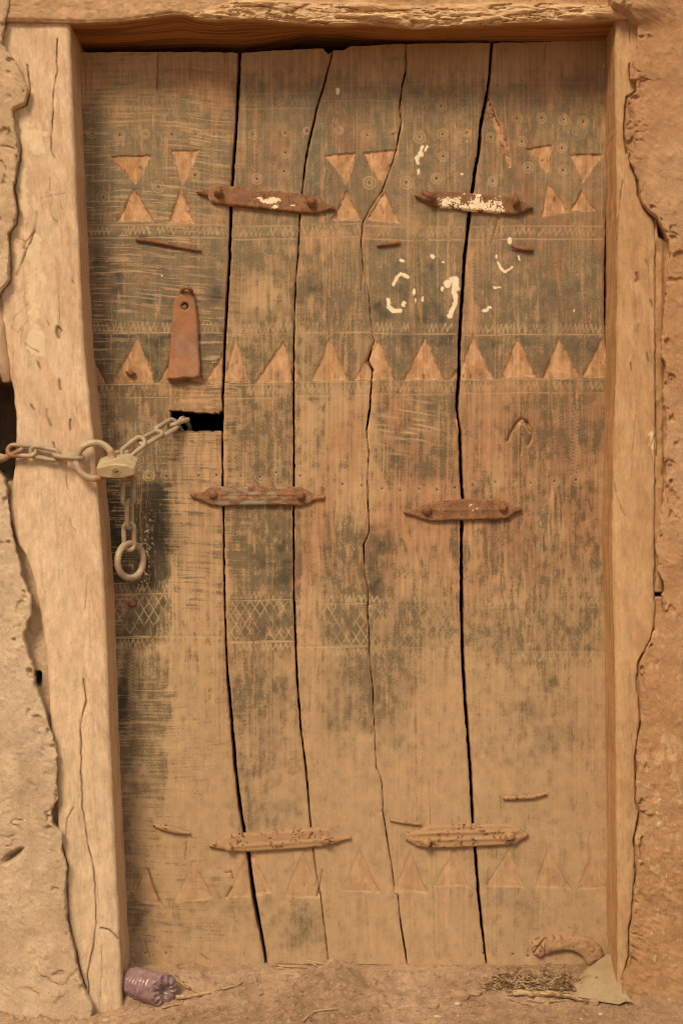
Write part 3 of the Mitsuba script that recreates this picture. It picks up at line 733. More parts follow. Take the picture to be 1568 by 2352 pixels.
def tube(points, radii, sides=10, cap=True, close=False, wob=0, seed=0):
    """A round bar along a 3-D polyline."""
    p = np.asarray(points, float)
    n_ = len(p)
    t = (np.roll(p, -1, 0) - np.roll(p, 1, 0)) if close else np.gradient(p, axis=0)
    t /= np.linalg.norm(t, axis=1, keepdims=True) + 1e-12
    ref = np.array([0.12, 1.0, 0.23]) if abs(t.mean(0)[1]) < .9 * np.linalg.norm(t.mean(0)) + 1e-9 or close else np.array([1.0, 0, .2])
    a = np.cross(t, ref); a /= np.linalg.norm(a, axis=1, keepdims=True) + 1e-12
    for i in range(1, n_):                                   # keep the frame from flipping
        a[i] = a[i - 1] - t[i] * np.dot(a[i - 1], t[i]); a[i] /= np.linalg.norm(a[i]) + 1e-12
    b = np.cross(t, a)
    th = np.arange(sides) * 2 * np.pi / sides
    r = np.broadcast_to(radii, (n_,))[:, None, None]
    if wob:
        i, j = np.meshgrid(np.arange(n_) * .7, np.arange(sides) * .8, indexing='ij')
        r = r * (1 + wob * (N(i + seed, j, 141 + seed)[..., None] - .5) * 2)
    V = p[:, None] + r * (np.cos(th)[None, :, None] * a[:, None] + np.sin(th)[None, :, None] * b[:, None])
    V = V.reshape(-1, 3)
    if close:
        i, j = np.meshgrid(np.arange(n_), np.arange(sides), indexing='ij')
        # frames may not meet after one turn: find the shift that fits
        last = V[-sides:]
        sh = min(range(sides), key=lambda s_: np.linalg.norm(np.roll(V[:sides], -s_, 0) - last))
        i2 = (i + 1) % n_
        js = np.where(i2 == 0, j + sh, j) % sides
        js1 = np.where(i2 == 0, j + 1 + sh, j + 1) % sides
        q = np.stack([i * sides + j, i * sides + (j + 1) % sides, i2 * sides + js1, i2 * sides + js], -1).reshape(-1, 4)
        return V, np.vstack([q[:, [0, 1, 2]], q[:, [0, 2, 3]]])
    i, j = np.meshgrid(np.arange(n_ - 1), np.arange(sides), indexing='ij')
    q = np.stack([i * sides + j, i * sides + (j + 1) % sides, (i + 1) * sides + (j + 1) % sides, (i + 1) * sides + j], -1).reshape(-1, 4)
    f = np.vstack([q[:, [0, 1, 2]], q[:, [0, 2, 3]]])
    if cap:
        V = np.vstack([V, p[:1], p[-1:]])
        k = np.arange(sides)
        f = np.vstack([f, np.stack([(k + 1) % sides, k, k * 0 + len(V) - 2], 1),
                       np.stack([k + (n_ - 1) * sides, (k + 1) % sides + (n_ - 1) * sides, k * 0 + len(V) - 1], 1)])
    return V, f


def curve(pts, n=24):
    """A smooth path through 3-D points (Catmull-Rom)."""
    p = np.asarray(pts, float)
    p = np.vstack([2 * p[0] - p[1], p, 2 * p[-1] - p[-2]])
    out, m = [], len(p) - 3
    for tt in np.linspace(0, m - 1e-6, n):
        i = int(tt); t = tt - i
        a, b, c, d = p[i:i + 4]
        out.append(.5 * (2 * b + (c - a) * t + (2 * a - 5 * b + 4 * c - d) * t * t + (3 * b - a - 3 * c + d) * t ** 3))
    return np.array(out)


def join(*ms):
    V, f, o = [], [], 0
    for v, g in ms:
        V.append(v); f.append(np.asarray(g) + o); o += len(v)
    return np.vstack(V), np.vstack(f)


straps = [
    (dict(pts=[(459 - 10, 441), (480, 436), (490, 431), (505, 425), (530, 429), (560, 432), (580, 439), (640, 441), (690, 447), (715, 449), (735, 453), (742, 466), (758, 472), (770, 478), (771, 484), (757, 484), (745, 488), (732, 492), (700, 492), (600, 481), (530, 474), (492, 469), (483, 462), (478, 453), (462, 449)], mat='rusty_iron',
          hf=dents(.0013, 20, 1), uv=lambda x, y: (.85 * np.maximum.reduce([np.exp(-(((x - 620 + (y - 465) * .9) / 26) ** 2 + ((y - 463) / 8) ** 2) ** 2), np.exp(-(((x - 597) / 13) ** 2 + ((y - 458) / 5) ** 2)), .8 * np.exp(-(((x - 672) / 8) ** 2 + ((y - 474) / 2.4) ** 2)), np.exp(-(((x - 630) / 8) ** 2 + ((y - 480) / 6) ** 2))]), .10 + .35 * sst(485, 470, x) + 0 * y),
          label='rusty iron strap with dashes of white paint'), [(502, 448, 10.5, .015, (1, -2)), (716, 468, 12, .015, (-1, -1))]),
    (dict(pts=[(950, 448), (968, 446), (980, 441), (1000, 440), (1050, 442), (1100, 448), (1150, 452), (1178, 455), (1196, 462), (1206, 469), (1222, 475), (1222, 481), (1208, 485), (1198, 490), (1184, 495), (1145, 491), (1110, 488), (1085, 487), (1040, 480), (1005, 478), (985, 472), (972, 462), (955, 456)], mat='rusty_iron',
          hf=dents(.0014, 18, 2), uv=lambda x, y: (.54 * sst(988, 1010, x) * sst(1168, 1150, x) * (.66 + .34 * sst(450, 478, y)), .12 + 0 * y), label='iron strap mostly covered in flaking white paint'), []),
    (dict(pts=[(437, 1135), (450, 1132), (468, 1130), (480, 1121), (500, 1117), (600, 1117), (690, 1118), (708, 1128), (722, 1136), (746, 1138), (745, 1146), (722, 1149), (708, 1158), (690, 1162), (600, 1160), (505, 1163), (484, 1160), (468, 1152), (440, 1142)], mat='rusty_iron_blue_paint',
          hf=ridged(470, 1140, 720, 1140, [-4, 5], .0012, 2.6, 3), uv=lambda x, y: (0 * x, .20 + .2 * sst(600, 700, x)), label='ribbed iron strap with remains of pale blue paint'), [(491, 1137, 9.5, .009, (0, 0)), (691, 1139, 10, .011, (0, 0))]),
    (dict(pts=[(924, 1174), (945, 1171), (965, 1161), (985, 1155), (1010, 1151), (1060, 1146), (1130, 1145), (1160, 1152), (1178, 1163), (1196, 1167), (1197, 1174), (1178, 1180), (1166, 1190), (1140, 1194), (1060, 1195), (990, 1198), (970, 1193), (952, 1186), (928, 1180)], mat='rusty_iron',
          hf=ridged(950, 1172, 1180, 1170, [0], .0012, 4, 4), uv=lambda x, y: (.34 * np.exp(-(((x - 1060) / 75) ** 2 + ((y - 1166) / 14) ** 2)), .22 + 0 * y), label='rusty iron strap with specks of pale paint'), [(979, 1172, 11, .011, (0, 0)), (1153, 1166, 10, .012, (0, 0))]),
    (dict(pts=[(481, 1937), (497, 1934), (510, 1928), (518, 1919), (540, 1914), (600, 1910), (680, 1904), (735, 1899), (756, 1901), (770, 1912), (786, 1918), (805, 1919), (806, 1926), (786, 1930), (770, 1936), (740, 1943), (650, 1950), (560, 1955), (530, 1954), (512, 1949), (498, 1947), (482, 1945)], mat='rusty_iron',
          hf=ridged(500, 1942, 790, 1922, [3], .0016, 4, 5), uv=lambda x, y: (0 * x, .95 + 0 * y), label='dust coated pitted iron strap across the left crack'), [(527, 1943, 10, .011, (0, 0)), (747, 1926, 11, .013, (0, 0))]),
    (dict(pts=[(928, 1912), (945, 1908), (965, 1902), (985, 1895), (1080, 1892), (1170, 1891), (1190, 1897), (1200, 1908), (1211, 1914), (1208, 1921), (1195, 1927), (1182, 1938), (1100, 1942), (1040, 1946), (985, 1946), (958, 1943), (945, 1935), (930, 1928)], mat='rusty_iron',
          hf=ridged(950, 1920, 1200, 1914, [8, -8], .0022, 4, 6), uv=lambda x, y: (0 * x, .92 + 0 * y), label='dust coated ribbed iron strap across the right crack'), [(977, 1931, 12, .014, (0, 0)), (1167, 1916, 12, .014, (0, 0))])]
for n_, (st, heads) in enumerate(straps):
    m, uv = slab(st['pts'], .0035, .0058, 5, hfun=st['hf'], uvfun=st['uv'], back=.006)
    key = put(num('door__strap'), m, st['mat'], uv=uv)
    labels[key] = {'label': st['label']}
    for i, (x, y, r, hg, ln) in enumerate(heads):
        hk = key + ('__nail' if i == 0 else f'__nail_{i:03d}')
        mesh = dome(x, y, .0085, r, hg, seed=n_ * 3 + i, lean=ln)
        put(hk, mesh, 'rusty_iron', uv=np.tile([0, .95 if n_ > 3 else .15 + .1 * i], (len(mesh[0]), 1)))
# bent-over nails of the white strap
for i, pts in enumerate([[(992, 458, .006), (994, 455, .016), (988, 450, .022), (978, 445, .024), (970, 442, .021)], [(1181, 470, .006), (1182, 467, .018), (1184, 460, .024), (1184, 453, .021), (1183, 449, .014)]]):
    c = curve([at(*q) for q in pts], 14)
    mesh = tube(c, np.interp(np.linspace(0, 1, 14), [0, .3, .8, 1], [.0050, .0048, .0046, .0038]), 9, wob=.12, seed=i)
    put('door__strap_001__nail' + ('' if i == 0 else '_001'), mesh, 'rusty_iron', uv=np.tile([.05, .1], (len(mesh[0]), 1)))

# the hanging hasp plate and its staple
hasp = [(418, 671), (427, 668), (440, 670), (443, 681), (449, 690), (452, 715), (455, 740), (457, 800), (460, 840), (460, 866), (447, 872), (430, 869), (405, 873), (386, 873), (389, 840), (394, 780), (398, 725), (399, 695), (405, 686), (414, 680)]
m, uv = slab(hasp, .006, .006, 5, hfun=lambda x, y, sd: (F(x / 20, y / 26, 3, 151) - .5) * .004 + .006 * sst(820, 872, y), holes=[(426, 705, 8)], back=.008)
put('door__hasp', m, 'red_rust_iron', uv=uv)
labels['door__hasp'] = {'label': 'red rusty tapered iron hasp plate hanging down'}
mesh = tube(curve([at(*q) for q in [(418, 676, -.004), (418, 668, .014), (424, 661, .021), (434, 662, .021), (440, 669, .014), (440, 676, -.004)]], 20), .0034, 8, wob=.1)
put('door__hasp__staple', mesh, 'rusty_iron', uv=np.tile([0, .1], (len(mesh[0]), 1)))
mesh = dome(425, 706, .002, 7, .006, 9)
put('door__hasp__nail', mesh, 'rusty_iron', uv=np.tile([0, .0], (len(mesh[0]), 1)))
# clinched nails lying along the face
clinch = [([(313, 548), (340, 552), (380, 559), (420, 568), (462, 576)], [6.2, 5.6, 5.2, 4.6, 3.0], .25), ([(864, 563), (885, 561), (905, 558), (918, 556)], [3, 5, 5, 4.2], .2), ([(1174, 565), (1190, 569), (1208, 572), (1223, 572)], [4, 4.6, 5.2, 5], .1),
          ([(353, 1895), (375, 1900), (405, 1908), (437, 1914)], [4, 8, 7.5, 3], 1.0), ([(895, 1883), (920, 1887), (945, 1890), (966, 1893)], [3.2, 4.6, 5, 4.2], .85), ([(1155, 1834), (1180, 1832), (1220, 1830), (1255, 1822)], [4, 5.5, 5.5, 4.2], 1.0)]
for i, (pts, r, dust) in enumerate(clinch):
    n_ = 18
    c = curve([at(x, y, .004) for x, y in pts], n_)
    mesh = tube(c, np.interp(np.linspace(0, 1, n_), np.linspace(0, 1, len(r)), r) * S, 9, wob=.18, seed=20 + i)
    put(num('door__clinched_nail'), mesh, 'rusty_iron', uv=np.tile([0, dust], (len(mesh[0]), 1)))
# two diamond nail heads on the left plank
for i, (x, y, r) in enumerate([(300, 857, 12), (303, 1386, 12)]):
    pts = [(x - r, y - 3), (x + 2, y - r * .75), (x + r * 1.05, y + 1), (x + 1, y + r * .72)]
    m, uv = slab(pts, .003, .006, 4, hfun=dents(.0006, 8, i), back=.006, smooth_pts=False)
    uv[:, 1] = .12
    put(num('door__nail_head'), m, 'rusty_iron', uv=uv)
# the curved iron pull at the foot
pull = [(1218, 2172), (1222, 2160), (1236, 2151), (1262, 2148), (1300, 2147), (1340, 2148), (1362, 2158), (1378, 2172), (1384, 2190), (1376, 2204), (1350, 2216), (1342, 2206), (1332, 2192), (1312, 2181), (1288, 2180), (1266, 2184), (1252, 2192), (1236, 2196), (1222, 2189)]
m, uv = slab(pull, .002, .010, 12, hfun=lambda x, y, sd: (F(x / 12, y / 12, 3, 161) - .5) * .006 - .006 * np.exp(-((x - 1251) / 3.5) ** 2) - .005 * np.exp(-(((x - 1236) * .8 + (y - 2170) * .6) / 3.0) ** 2) * sst(1256, 1244, x), back=.008)
uv[:, 1] = 1.0 - .24 * sst(1300, 1375, m[0][:, 0] / S + 784)
put('door__door_pull', m, 'rusty_iron', uv=uv)
labels['door__door_pull'] = {'label': 'curved dusty rusted iron pull near the foot of the right plank'}

# ------------------------------------------------------------------ the frame: two posts, lintel, threshold
FD = .100


def post(key, xl, xr, y0, y1, feats, patches, inner, seed):
    """A hewn post: left side, front and right side in one sheet; features in drawing units at the front face. inner: which side faces the door."""
    rows = int((y1 - y0) / 2.4)
    yy = np.linspace(y0, y1, rows)
    L, R = xl(yy) + (F(yy / 22, yy * 0, 3, seed) - .5) * 4, xr(yy) + (F(yy / 30, yy * 0, 3, seed + 1) - .5) * (5 if inner == 'r' else 4)
    nf = int((R - L).max() / 2.3)
    k = S * (DIST - FD) / DIST
    ns, nc = 26, 6
    side = np.linspace(.16, -FD + .008, ns)
    cx, cy, kind, px = [], [], [], []
    XL, XR = (L - 784) * k, (R - 784) * k
    rad = .007
    for y_ in side:
        cx.append(XL); cy.append(y_ + 0 * XL); kind.append(-1)
    for j in range(nc):
        a = (j + .5) / nc * math.pi / 2
        cx.append(XL + rad * (1 - math.cos(a))); cy.append(-FD + rad * (1 - math.sin(a)) + 0 * XL); kind.append(0)
    for s in np.linspace(0, 1, nf):
        cx.append(XL + rad + (XR - XL - 2 * rad) * s); cy.append(-FD + 0 * XL); kind.append(0)
    for j in range(nc):
        a = math.pi / 2 - (j + .5) / nc * math.pi / 2
        cx.append(XR - rad * (1 - math.cos(a))); cy.append(-FD + rad * (1 - math.sin(a)) + 0 * XL); kind.append(0)
    for y_ in side[::-1]:
        cx.append(XR); cy.append(y_ + 0 * XL); kind.append(1)
    X_, Y_ = np.array(cx).T, np.array(cy).T
    kd = np.array(kind)[None, :] + 0 * X_
    Z_ = (CZ + (1176 - yy) * k)[:, None] + 0 * X_
    px, py = X_ / k + 784, (1176 - (Z_ - CZ) / k)
    sc = np.where(kd == 0, px, py * .05 + Y_ / S)                       # across the grain, carried round the corner
    h = (F(sc / 60, py / 150, 3, seed + 2) - .5) * 7 + (F(sc / 9, py / 120, 3, seed + 3) - .5) * 1.6 + (F((sc + py * .5) / 16, (py - sc * .5) / 45, 3, seed + 4) - .5) * 1.8 + (F(sc / 5, py / 7, 3, seed + 5) - .5) * .9
    v, u = np.zeros_like(px), np.zeros_like(px)
    wob = (F(px / 16, py / 16, 3, seed + 6) - .5)
    front = kd == 0
    for x_, y_, rx, ry in patches:
        q = 1.1 - np.hypot((px - x_) / rx, (py - y_) / ry) + wob * 2.4
        q = sst(0, .5, q) * front
        v = np.maximum(v, q); h += .5 * q
    for pts, w, dp in feats:
        m = near(px, py, pts, w * 2 + 10) & front
        if m.any():
            dd = seg_dist(px[m] + wob[m] * 7, py[m] + wob[m] * 4, pts)
            q = np.exp(-(dd / (w * .50)) ** 2) * (.55 + .45 * sst(.3, .55, N(px[m] / 14, py[m] / 22, seed + 9)))
            h[m] -= dp * q
            v[m] = v[m] * (1 - q) - .7 * q  # colour darkened in the cracks too, for their depth shade and held dirt
    pit = sst(.86, .93, N(px / 10, py / 26, seed + 7)) * sst(.5, .65, F(px / 80, py / 110, 2, seed + 8))
    h -= 2.0 * pit; v = np.where(np.abs(v) < .3, v - .5 * pit, v)
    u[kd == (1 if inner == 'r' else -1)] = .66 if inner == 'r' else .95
    h *= .001
    X_ = X_ + np.where(kd == 0, 0, kd * h * .8)
    Y_ = Y_ - np.where(kd == 0, h, 0)
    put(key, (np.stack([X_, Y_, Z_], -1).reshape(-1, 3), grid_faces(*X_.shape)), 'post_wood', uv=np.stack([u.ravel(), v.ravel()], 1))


left_l = pl([(25, -60), (22, 30), (4, 80), (0, 150), (0, 650), (2, 735), (11, 800), (20, 850), (27, 880), (31, 900), (37, 960), (37, 1000), (34, 1060), (30, 1100), (22, 1160), (24, 1190), (42, 1250), (60, 1276), (80, 1336), (95, 1416), (100, 1456), (107, 1516), (112, 1576), (117, 1676), (128, 1764), (132, 1900), (140, 2044), (150, 2150), (185, 2290), (190, 2420)])
left_r = pl([(160, -60), (163, 130), (166, 230), (170, 330), (176, 450), (182, 560), (188, 700), (194, 800), (204, 900), (214, 1000), (222, 1100), (228, 1180), (236, 1280), (243, 1400), (247, 1520), (253, 1700), (258, 1800), (265, 1950), (272, 2100), (278, 2250), (282, 2330), (283, 2420)])
left_feats = [([(132, 90), (130, 130), (133, 165), (124, 205), (122, 260), (119, 320), (118, 345), (126, 362)], 2.6, 5), ([(86, 488), (84, 510), (80, 535), (66, 565), (56, 590), (48, 610), (38, 632)], 5, 4), ([(82, 530), (60, 555), (54, 570), (66, 572)], 3.5, 2.5), ([(60, 555), (40, 545)], 2, 1.5),
              ([(133, 752), (131, 766), (136, 776), (141, 760), (136, 752)], 6, 6), ([(136, 680), (136, 745)], 1.6, 1.5), ([(137, 872), (139, 895)], 4.5, 4), ([(110, 942), (108, 955), (114, 970), (118, 978)], 5, 4), ([(163, 965), (163, 988)], 4, 4), ([(124, 1018), (130, 1040)], 3.5, 3), ([(152, 1062), (155, 1080), (154, 1110), (158, 1125)], 2.5, 3),
              ([(168, 645), (170, 650)], 4, 2), ([(89, 832), (93, 846)], 4, 2.5), ([(72, 930), (78, 940)], 4.5, 2.5), ([(114, 408), (117, 438)], 3, 2), ([(94, 455), (150, 443)], 2.2, 1.2), ([(118, 465), (117, 490), (125, 505), (134, 510)], 2, 1.2), ([(140, 465), (143, 480)], 2, 1.2), ([(60, 790), (72, 800), (88, 808)], 3, 2),
              ([(110, 738), (114, 748)], 2.5, 2), ([(52, 755), (50, 790)], 1.8, 1.4), ([(160, 1190), (166, 1210), (176, 1220)], 3, 1.5), ([(200, 1330), (196, 1400)], 2, 1.5), ([(192, 1560), (198, 1610), (186, 1660), (187, 1764), (190, 1854), (202, 1934), (217, 2004), (222, 2114), (212, 2189), (202, 2239), (205, 2330)], 3.2, 4),
              ([(232, 2132), (252, 2136), (262, 2146), (272, 2158)], 3.5, 4), ([(235, 2170), (232, 2290)], 1.6, 1.2), ([(170, 1855), (155, 1880), (150, 1920)], 3, 2), ([(30, 735), (60, 700), (78, 690)], 1.6, .9), ([(40, 765), (66, 735)], 1.6, .9), ([(55, 680), (75, 655)], 1.6, .9)]
left_patch = [(62, 200, 16, 24), (54, 300, 14, 40), (78, 320, 28, 26), (92, 345, 18, 14), (52, 400, 12, 46), (58, 465, 14, 34), (72, 590, 10, 26), (74, 680, 11, 50), (80, 720, 12, 34), (78, 785, 17, 32), (96, 790, 8, 26), (100, 640, 10, 16), (85, 560, 10, 22)]
left_feats += [([(64, 150), (70, 205), (60, 240), (34, 250)], 4, 6), ([(42, 310), (49, 350), (40, 400), (34, 432), (42, 480), (38, 515), (22, 537), (24, 600), (26, 643), (4, 670)], 4, 5),
               ([(137, 1914), (146, 1954), (156, 1989), (154, 2044), (159, 2124), (174, 2179), (184, 2234), (196, 2269)], 4, 5)]
post('door_frame__post', left_l, left_r, 44, 2420, left_feats, left_patch, 'r', 201)
right_l = pl([(1411, -60), (1412, 100), (1414, 300), (1417, 560), (1418, 700), (1412, 950), (1408, 1100), (1405, 1190), (1407, 1320), (1410, 1420), (1413, 1600), (1415, 1800), (1417, 2000), (1418, 2150), (1418, 2420)])
right_r = pl([(1470, -60), (1480, 300), (1500, 470), (1506, 560), (1507, 900), (1506, 1100), (1505, 1380), (1500, 1500), (1500, 2420)])
right_feats = [([(1429, 415), (1424, 450), (1420, 490), (1416, 560)], 2.6, 4), ([(1461, 628), (1464, 640), (1460, 646)], 6, 3.5), ([(1480, 596), (1488, 610), (1490, 625)], 3, 2), ([(1494, 690), (1498, 705)], 4, 3), ([(1465, 745), (1464, 765)], 4, 3), ([(1448, 835), (1450, 850)], 4, 3), ([(1486, 810), (1488, 830)], 3.5, 2), ([(1410, 1110), (1416, 1140), (1424, 1165), (1434, 1185)], 2.6, 3),
               ([(1448, 1095), (1460, 940), (1462, 920)], 1.5, 1), ([(1502, 1000), (1492, 1030), (1498, 1060)], 3.5, 1.6), ([(1445, 60), (1446, 100)], 2, 1.5)]
right_feats += [([(x - 3, y) for x, y in [(1454, 380), (1466, 410), (1469, 450), (1484, 480), (1504, 500), (1512, 516)]], 6, 8),
                ([(1521, 1396), (1494, 1471), (1467, 1521), (1463, 1556), (1471, 1656), (1462, 1716), (1460, 1780), (1460, 1839), (1468, 1864), (1456, 1929), (1460, 2004), (1451, 2089), (1443, 2164), (1446, 2199), (1428, 2249)], 5, 9),
                ([(1459, 210), (1439, 225), (1434, 265), (1434, 300), (1438, 350)], 5, 7), ([(1446, 150), (1446, 180), (1461, 186)], 5, 7), ([(1505, 590), (1506, 800), (1505, 1100), (1503, 1380)], 3.0, 4)]
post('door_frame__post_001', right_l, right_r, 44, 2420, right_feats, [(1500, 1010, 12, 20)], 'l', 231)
labels['door_frame__post'] = {'label': 'left post of pale wood with flakes of lime and wormholes'}
labels['door_frame__post_001'] = {'label': 'right post half buried in orange mud'}

# lintel
LX = np.linspace(8, 1476, 760)
edge = pl([(52, 8), (52, 150)])
low_front = np.interp(LX, [8, 190, 275, 350, 400, 425, 450, 500, 550, 600, 650, 725, 784, 834, 884, 959, 1009, 1084, 1159, 1234, 1334, 1414, 1500], [46, 50, 47, 37, 30, 32, 42, 48, 43, 44, 52, 58, 60, 56, 60, 66, 62, 60, 55, 52, 50, 42, 40])
low_back = np.interp(LX, [8, 190, 425, 550, 600, 650, 700, 784, 850, 930, 1130, 1250, 1400, 1500], [104, 103, 98, 100, 95, 86, 78, 80, 87, 90, 92, 94, 93, 93])
kf = S * (DIST - FD - .012) / DIST
zf = CZ + (1176 - low_front) * kf
zb = CZ + (1176 - low_back) * S
xw = (LX - 784) * S * (DIST - FD) / DIST
rough = np.interp(LX, [8, 415, 450, 1370, 1425], [0, 0, 1, 1, .25])
prof = []
nF = 60
ztop = CZ + (1176 + 330) * S
rim_h = np.interp(LX, [8, 430, 500, 600, 784, 934, 1034, 1184, 1334, 1500], [.004, .006, .022, .032, .034, .034, .032, .032, .026, .022])
cols_x, cols_y, cols_z, cols_u, cols_v = [], [], [], [], []
heights = np.r_[np.array([1.0, .6, .35, .22]), np.linspace(.16, 0, nF)]
for h_ in heights:                                                   # front, from the top down
    z = zf + (ztop - zf) * h_
    crust = sst(1.25, .75, (z - zf) / rim_h) * rough
    px_, pz_ = LX, z / S
    n1 = F(px_ / 60, pz_ / 11 + .3 * np.sin(px_ / 70), 5, 301) - .5
    n2 = F(px_ / 60, pz_ / 12, 3, 302) - .5
    yy = -(FD + .012) - crust * (.009 + .026 * n1 + .014 * n2 - .005 * sst(.05, .01, np.abs(n1 + .05))) - ((F(px_ / 70, pz_ / 50, 4, 303) - .5) * .012 + (F(px_ / 9, pz_ / 7, 3, 306) - .5) * .003) * (1 - crust)
    yy = yy + .004 * np.exp(-((z - zf) / .003) ** 2)
    cols_x.append(xw); cols_y.append(yy); cols_z.append(z + crust * n2 * .006); cols_u.append(0 * xw); cols_v.append(crust)
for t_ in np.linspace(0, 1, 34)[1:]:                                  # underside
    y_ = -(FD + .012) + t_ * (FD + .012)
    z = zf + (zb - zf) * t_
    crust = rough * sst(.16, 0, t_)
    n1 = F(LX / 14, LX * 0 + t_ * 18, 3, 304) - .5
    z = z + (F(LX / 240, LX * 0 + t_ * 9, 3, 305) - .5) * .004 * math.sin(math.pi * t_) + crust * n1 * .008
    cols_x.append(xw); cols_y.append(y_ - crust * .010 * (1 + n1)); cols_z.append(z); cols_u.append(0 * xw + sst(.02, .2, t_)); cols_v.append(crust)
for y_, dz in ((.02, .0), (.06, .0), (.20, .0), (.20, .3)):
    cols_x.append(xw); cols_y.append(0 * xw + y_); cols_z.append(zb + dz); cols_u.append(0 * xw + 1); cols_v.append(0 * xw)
A = [np.array(c) for c in (cols_x, cols_y, cols_z)]
put('door_frame__lintel', (np.stack(A, -1).reshape(-1, 3), grid_faces(*A[0].shape)), 'lintel_wood', uv=np.stack([np.array(cols_u).ravel(), np.array(cols_v).ravel()], 1))
labels['door_frame__lintel'] = {'label': 'heavy lintel beam with a broken crusted lower edge'}

# threshold
TX = np.linspace(230, 1450, 560)
xs = (TX - 784) * S
zt = .041 + .0 * xs - .004 * np.exp(-((TX - 420) / 120) ** 2)
prof = [(.06, 0), (.03, 0), (.012, 0), (.006, .0002), (0, .0006), (-.006, .001), (-.012, .0022), (-.018, .0022), (-.024, .0030), (-.030, .003), (-.036, .0035), (-.041, .005), (-.044, .009), (-.045, .014), (-.0455, .019), (-.046, .024), (-.047, .03), (-.048, .06)]
cx, cy, cz = [], [], []
for i, (y_, dz) in enumerate(prof):
    n_ = (F(TX / 90, TX * 0 + i * .5, 3, 311) - .5) * .009 + (F(TX / 14, TX * 0 + i * .9, 3, 312) - .5) * .005
    cx.append(xs); cy.append(y_ + 1.4 * n_ * (i > 5)); cz.append(zt - dz + n_ * (i > 2))
A = [np.array(c) for c in (cx, cy, cz)]
uv = np.zeros((A[0].size, 2)); uv[:, 1] = -.12
put('door_frame__threshold', (np.stack(A, -1).reshape(-1, 3), grid_faces(*A[0].shape)), 'earth')
labels['door_frame__threshold'] = {'label': 'worn wooden threshold covered in dust'}
tag('door_frame', 'hewn timber door frame of two posts, lintel and threshold', 'door frame')

# ------------------------------------------------------------------ the mud wall
ZC = lambda py, d: CZ + (1176 - py) * S * (DIST - d) / DIST
PD = .118


def plaster(key, edge, sgn, seed, off):
    """Mud coat from its broken edge outwards; sgn -1 to the left of the edge, 1 to the right."""
    fine_y = np.arange(-20, 2400, 2.8)
    py = np.r_[-2600, -1900, -1300, -900, -600, -400, -250, -150, -90, -50, fine_y]
    k = S * (DIST - PD) / DIST
    ex = edge(py) + (F(py / 9, py * 0, 3, seed) - .5) * 9 + (F(py / 34, py * 0, 2, seed + 1) - .5) * 10
    dist = np.r_[7, 6, 3.5, 1.2, 0, 1.5, 3.5, np.arange(6, 190, 2.7)]
    s, x = 2.3, 190.0
    far = []
    while x < 5200:
        s *= 1.25
        x += s
        far.append(x)
    dist = np.r_[dist, far]
    dep = np.r_[-.05, -.03, -.012, -.006, -.0022, -.0006, 0, 0 * dist[7:]]
    D_ = dist[None, :] + 0 * ex[:, None]
    px = ex[:, None] + sgn * D_
    pyg = py[:, None] + 0 * D_
    n1 = (F(px / 60, pyg / 80, 4, seed + 2) - .5) * .010
    n2 = (F(px / 6, pyg / 6, 3, seed + 3) - .5) * .0030
    lump = sst(.55, .8, F(px / 24, pyg / 24, 4, seed + 4)) * .0025
    straw = np.abs(F((px + pyg * .3) / 16, (pyg - px * .6) / 5, 2, seed + 5) - .5) * (.0012 if sgn < 0 else .0026)
    h = n1 + n2 + lump - straw + off(px, pyg)
    # chips flaked off near the broken edge, and hairline cracks
    chip = sst(.60, .66, F(px / 22, pyg / 28, 3, seed + 6)) * sst(60, 10, D_)
    h = h - .006 * chip
    cr = np.abs(F(px / 70, pyg / 45, 3, seed + 7) - .5) * 60
    crack = sst(1.1, .2, cr) * sst(.60, .68, F(px / 120, pyg / 90, 2, seed + 8))
    h = h - .003 * crack
    X_ = (px - 784) * k
    Y_ = -(PD + h * np.clip(1 + dep / .004, 0, 1)[None, :] + dep[None, :])
    Z_ = CZ + (1176 - pyg) * k
    if sgn < 0:
        X_, Y_, Z_, crack = X_[:, ::-1], Y_[:, ::-1], Z_[:, ::-1], crack[:, ::-1]
    if sgn < 0:
        pxx = px[:, ::-1]
        crack = crack + 1.2 * np.exp(-(((pxx - 30 + (pyg - 1966) * .5) / 14) ** 2 + ((pyg - 1966 + (pxx - 30) * .5) / 8) ** 2) ** 2) * sst(.35, .6, F(pxx / 8, pyg / 8, 2, 356))
    uv = np.stack([crack.ravel() * .7, 0 * crack.ravel()], 1)
    put(key, (np.stack([X_, Y_, Z_], -1).reshape(-1, 3), grid_faces(*X_.shape)), 'mud_plaster', uv=uv)


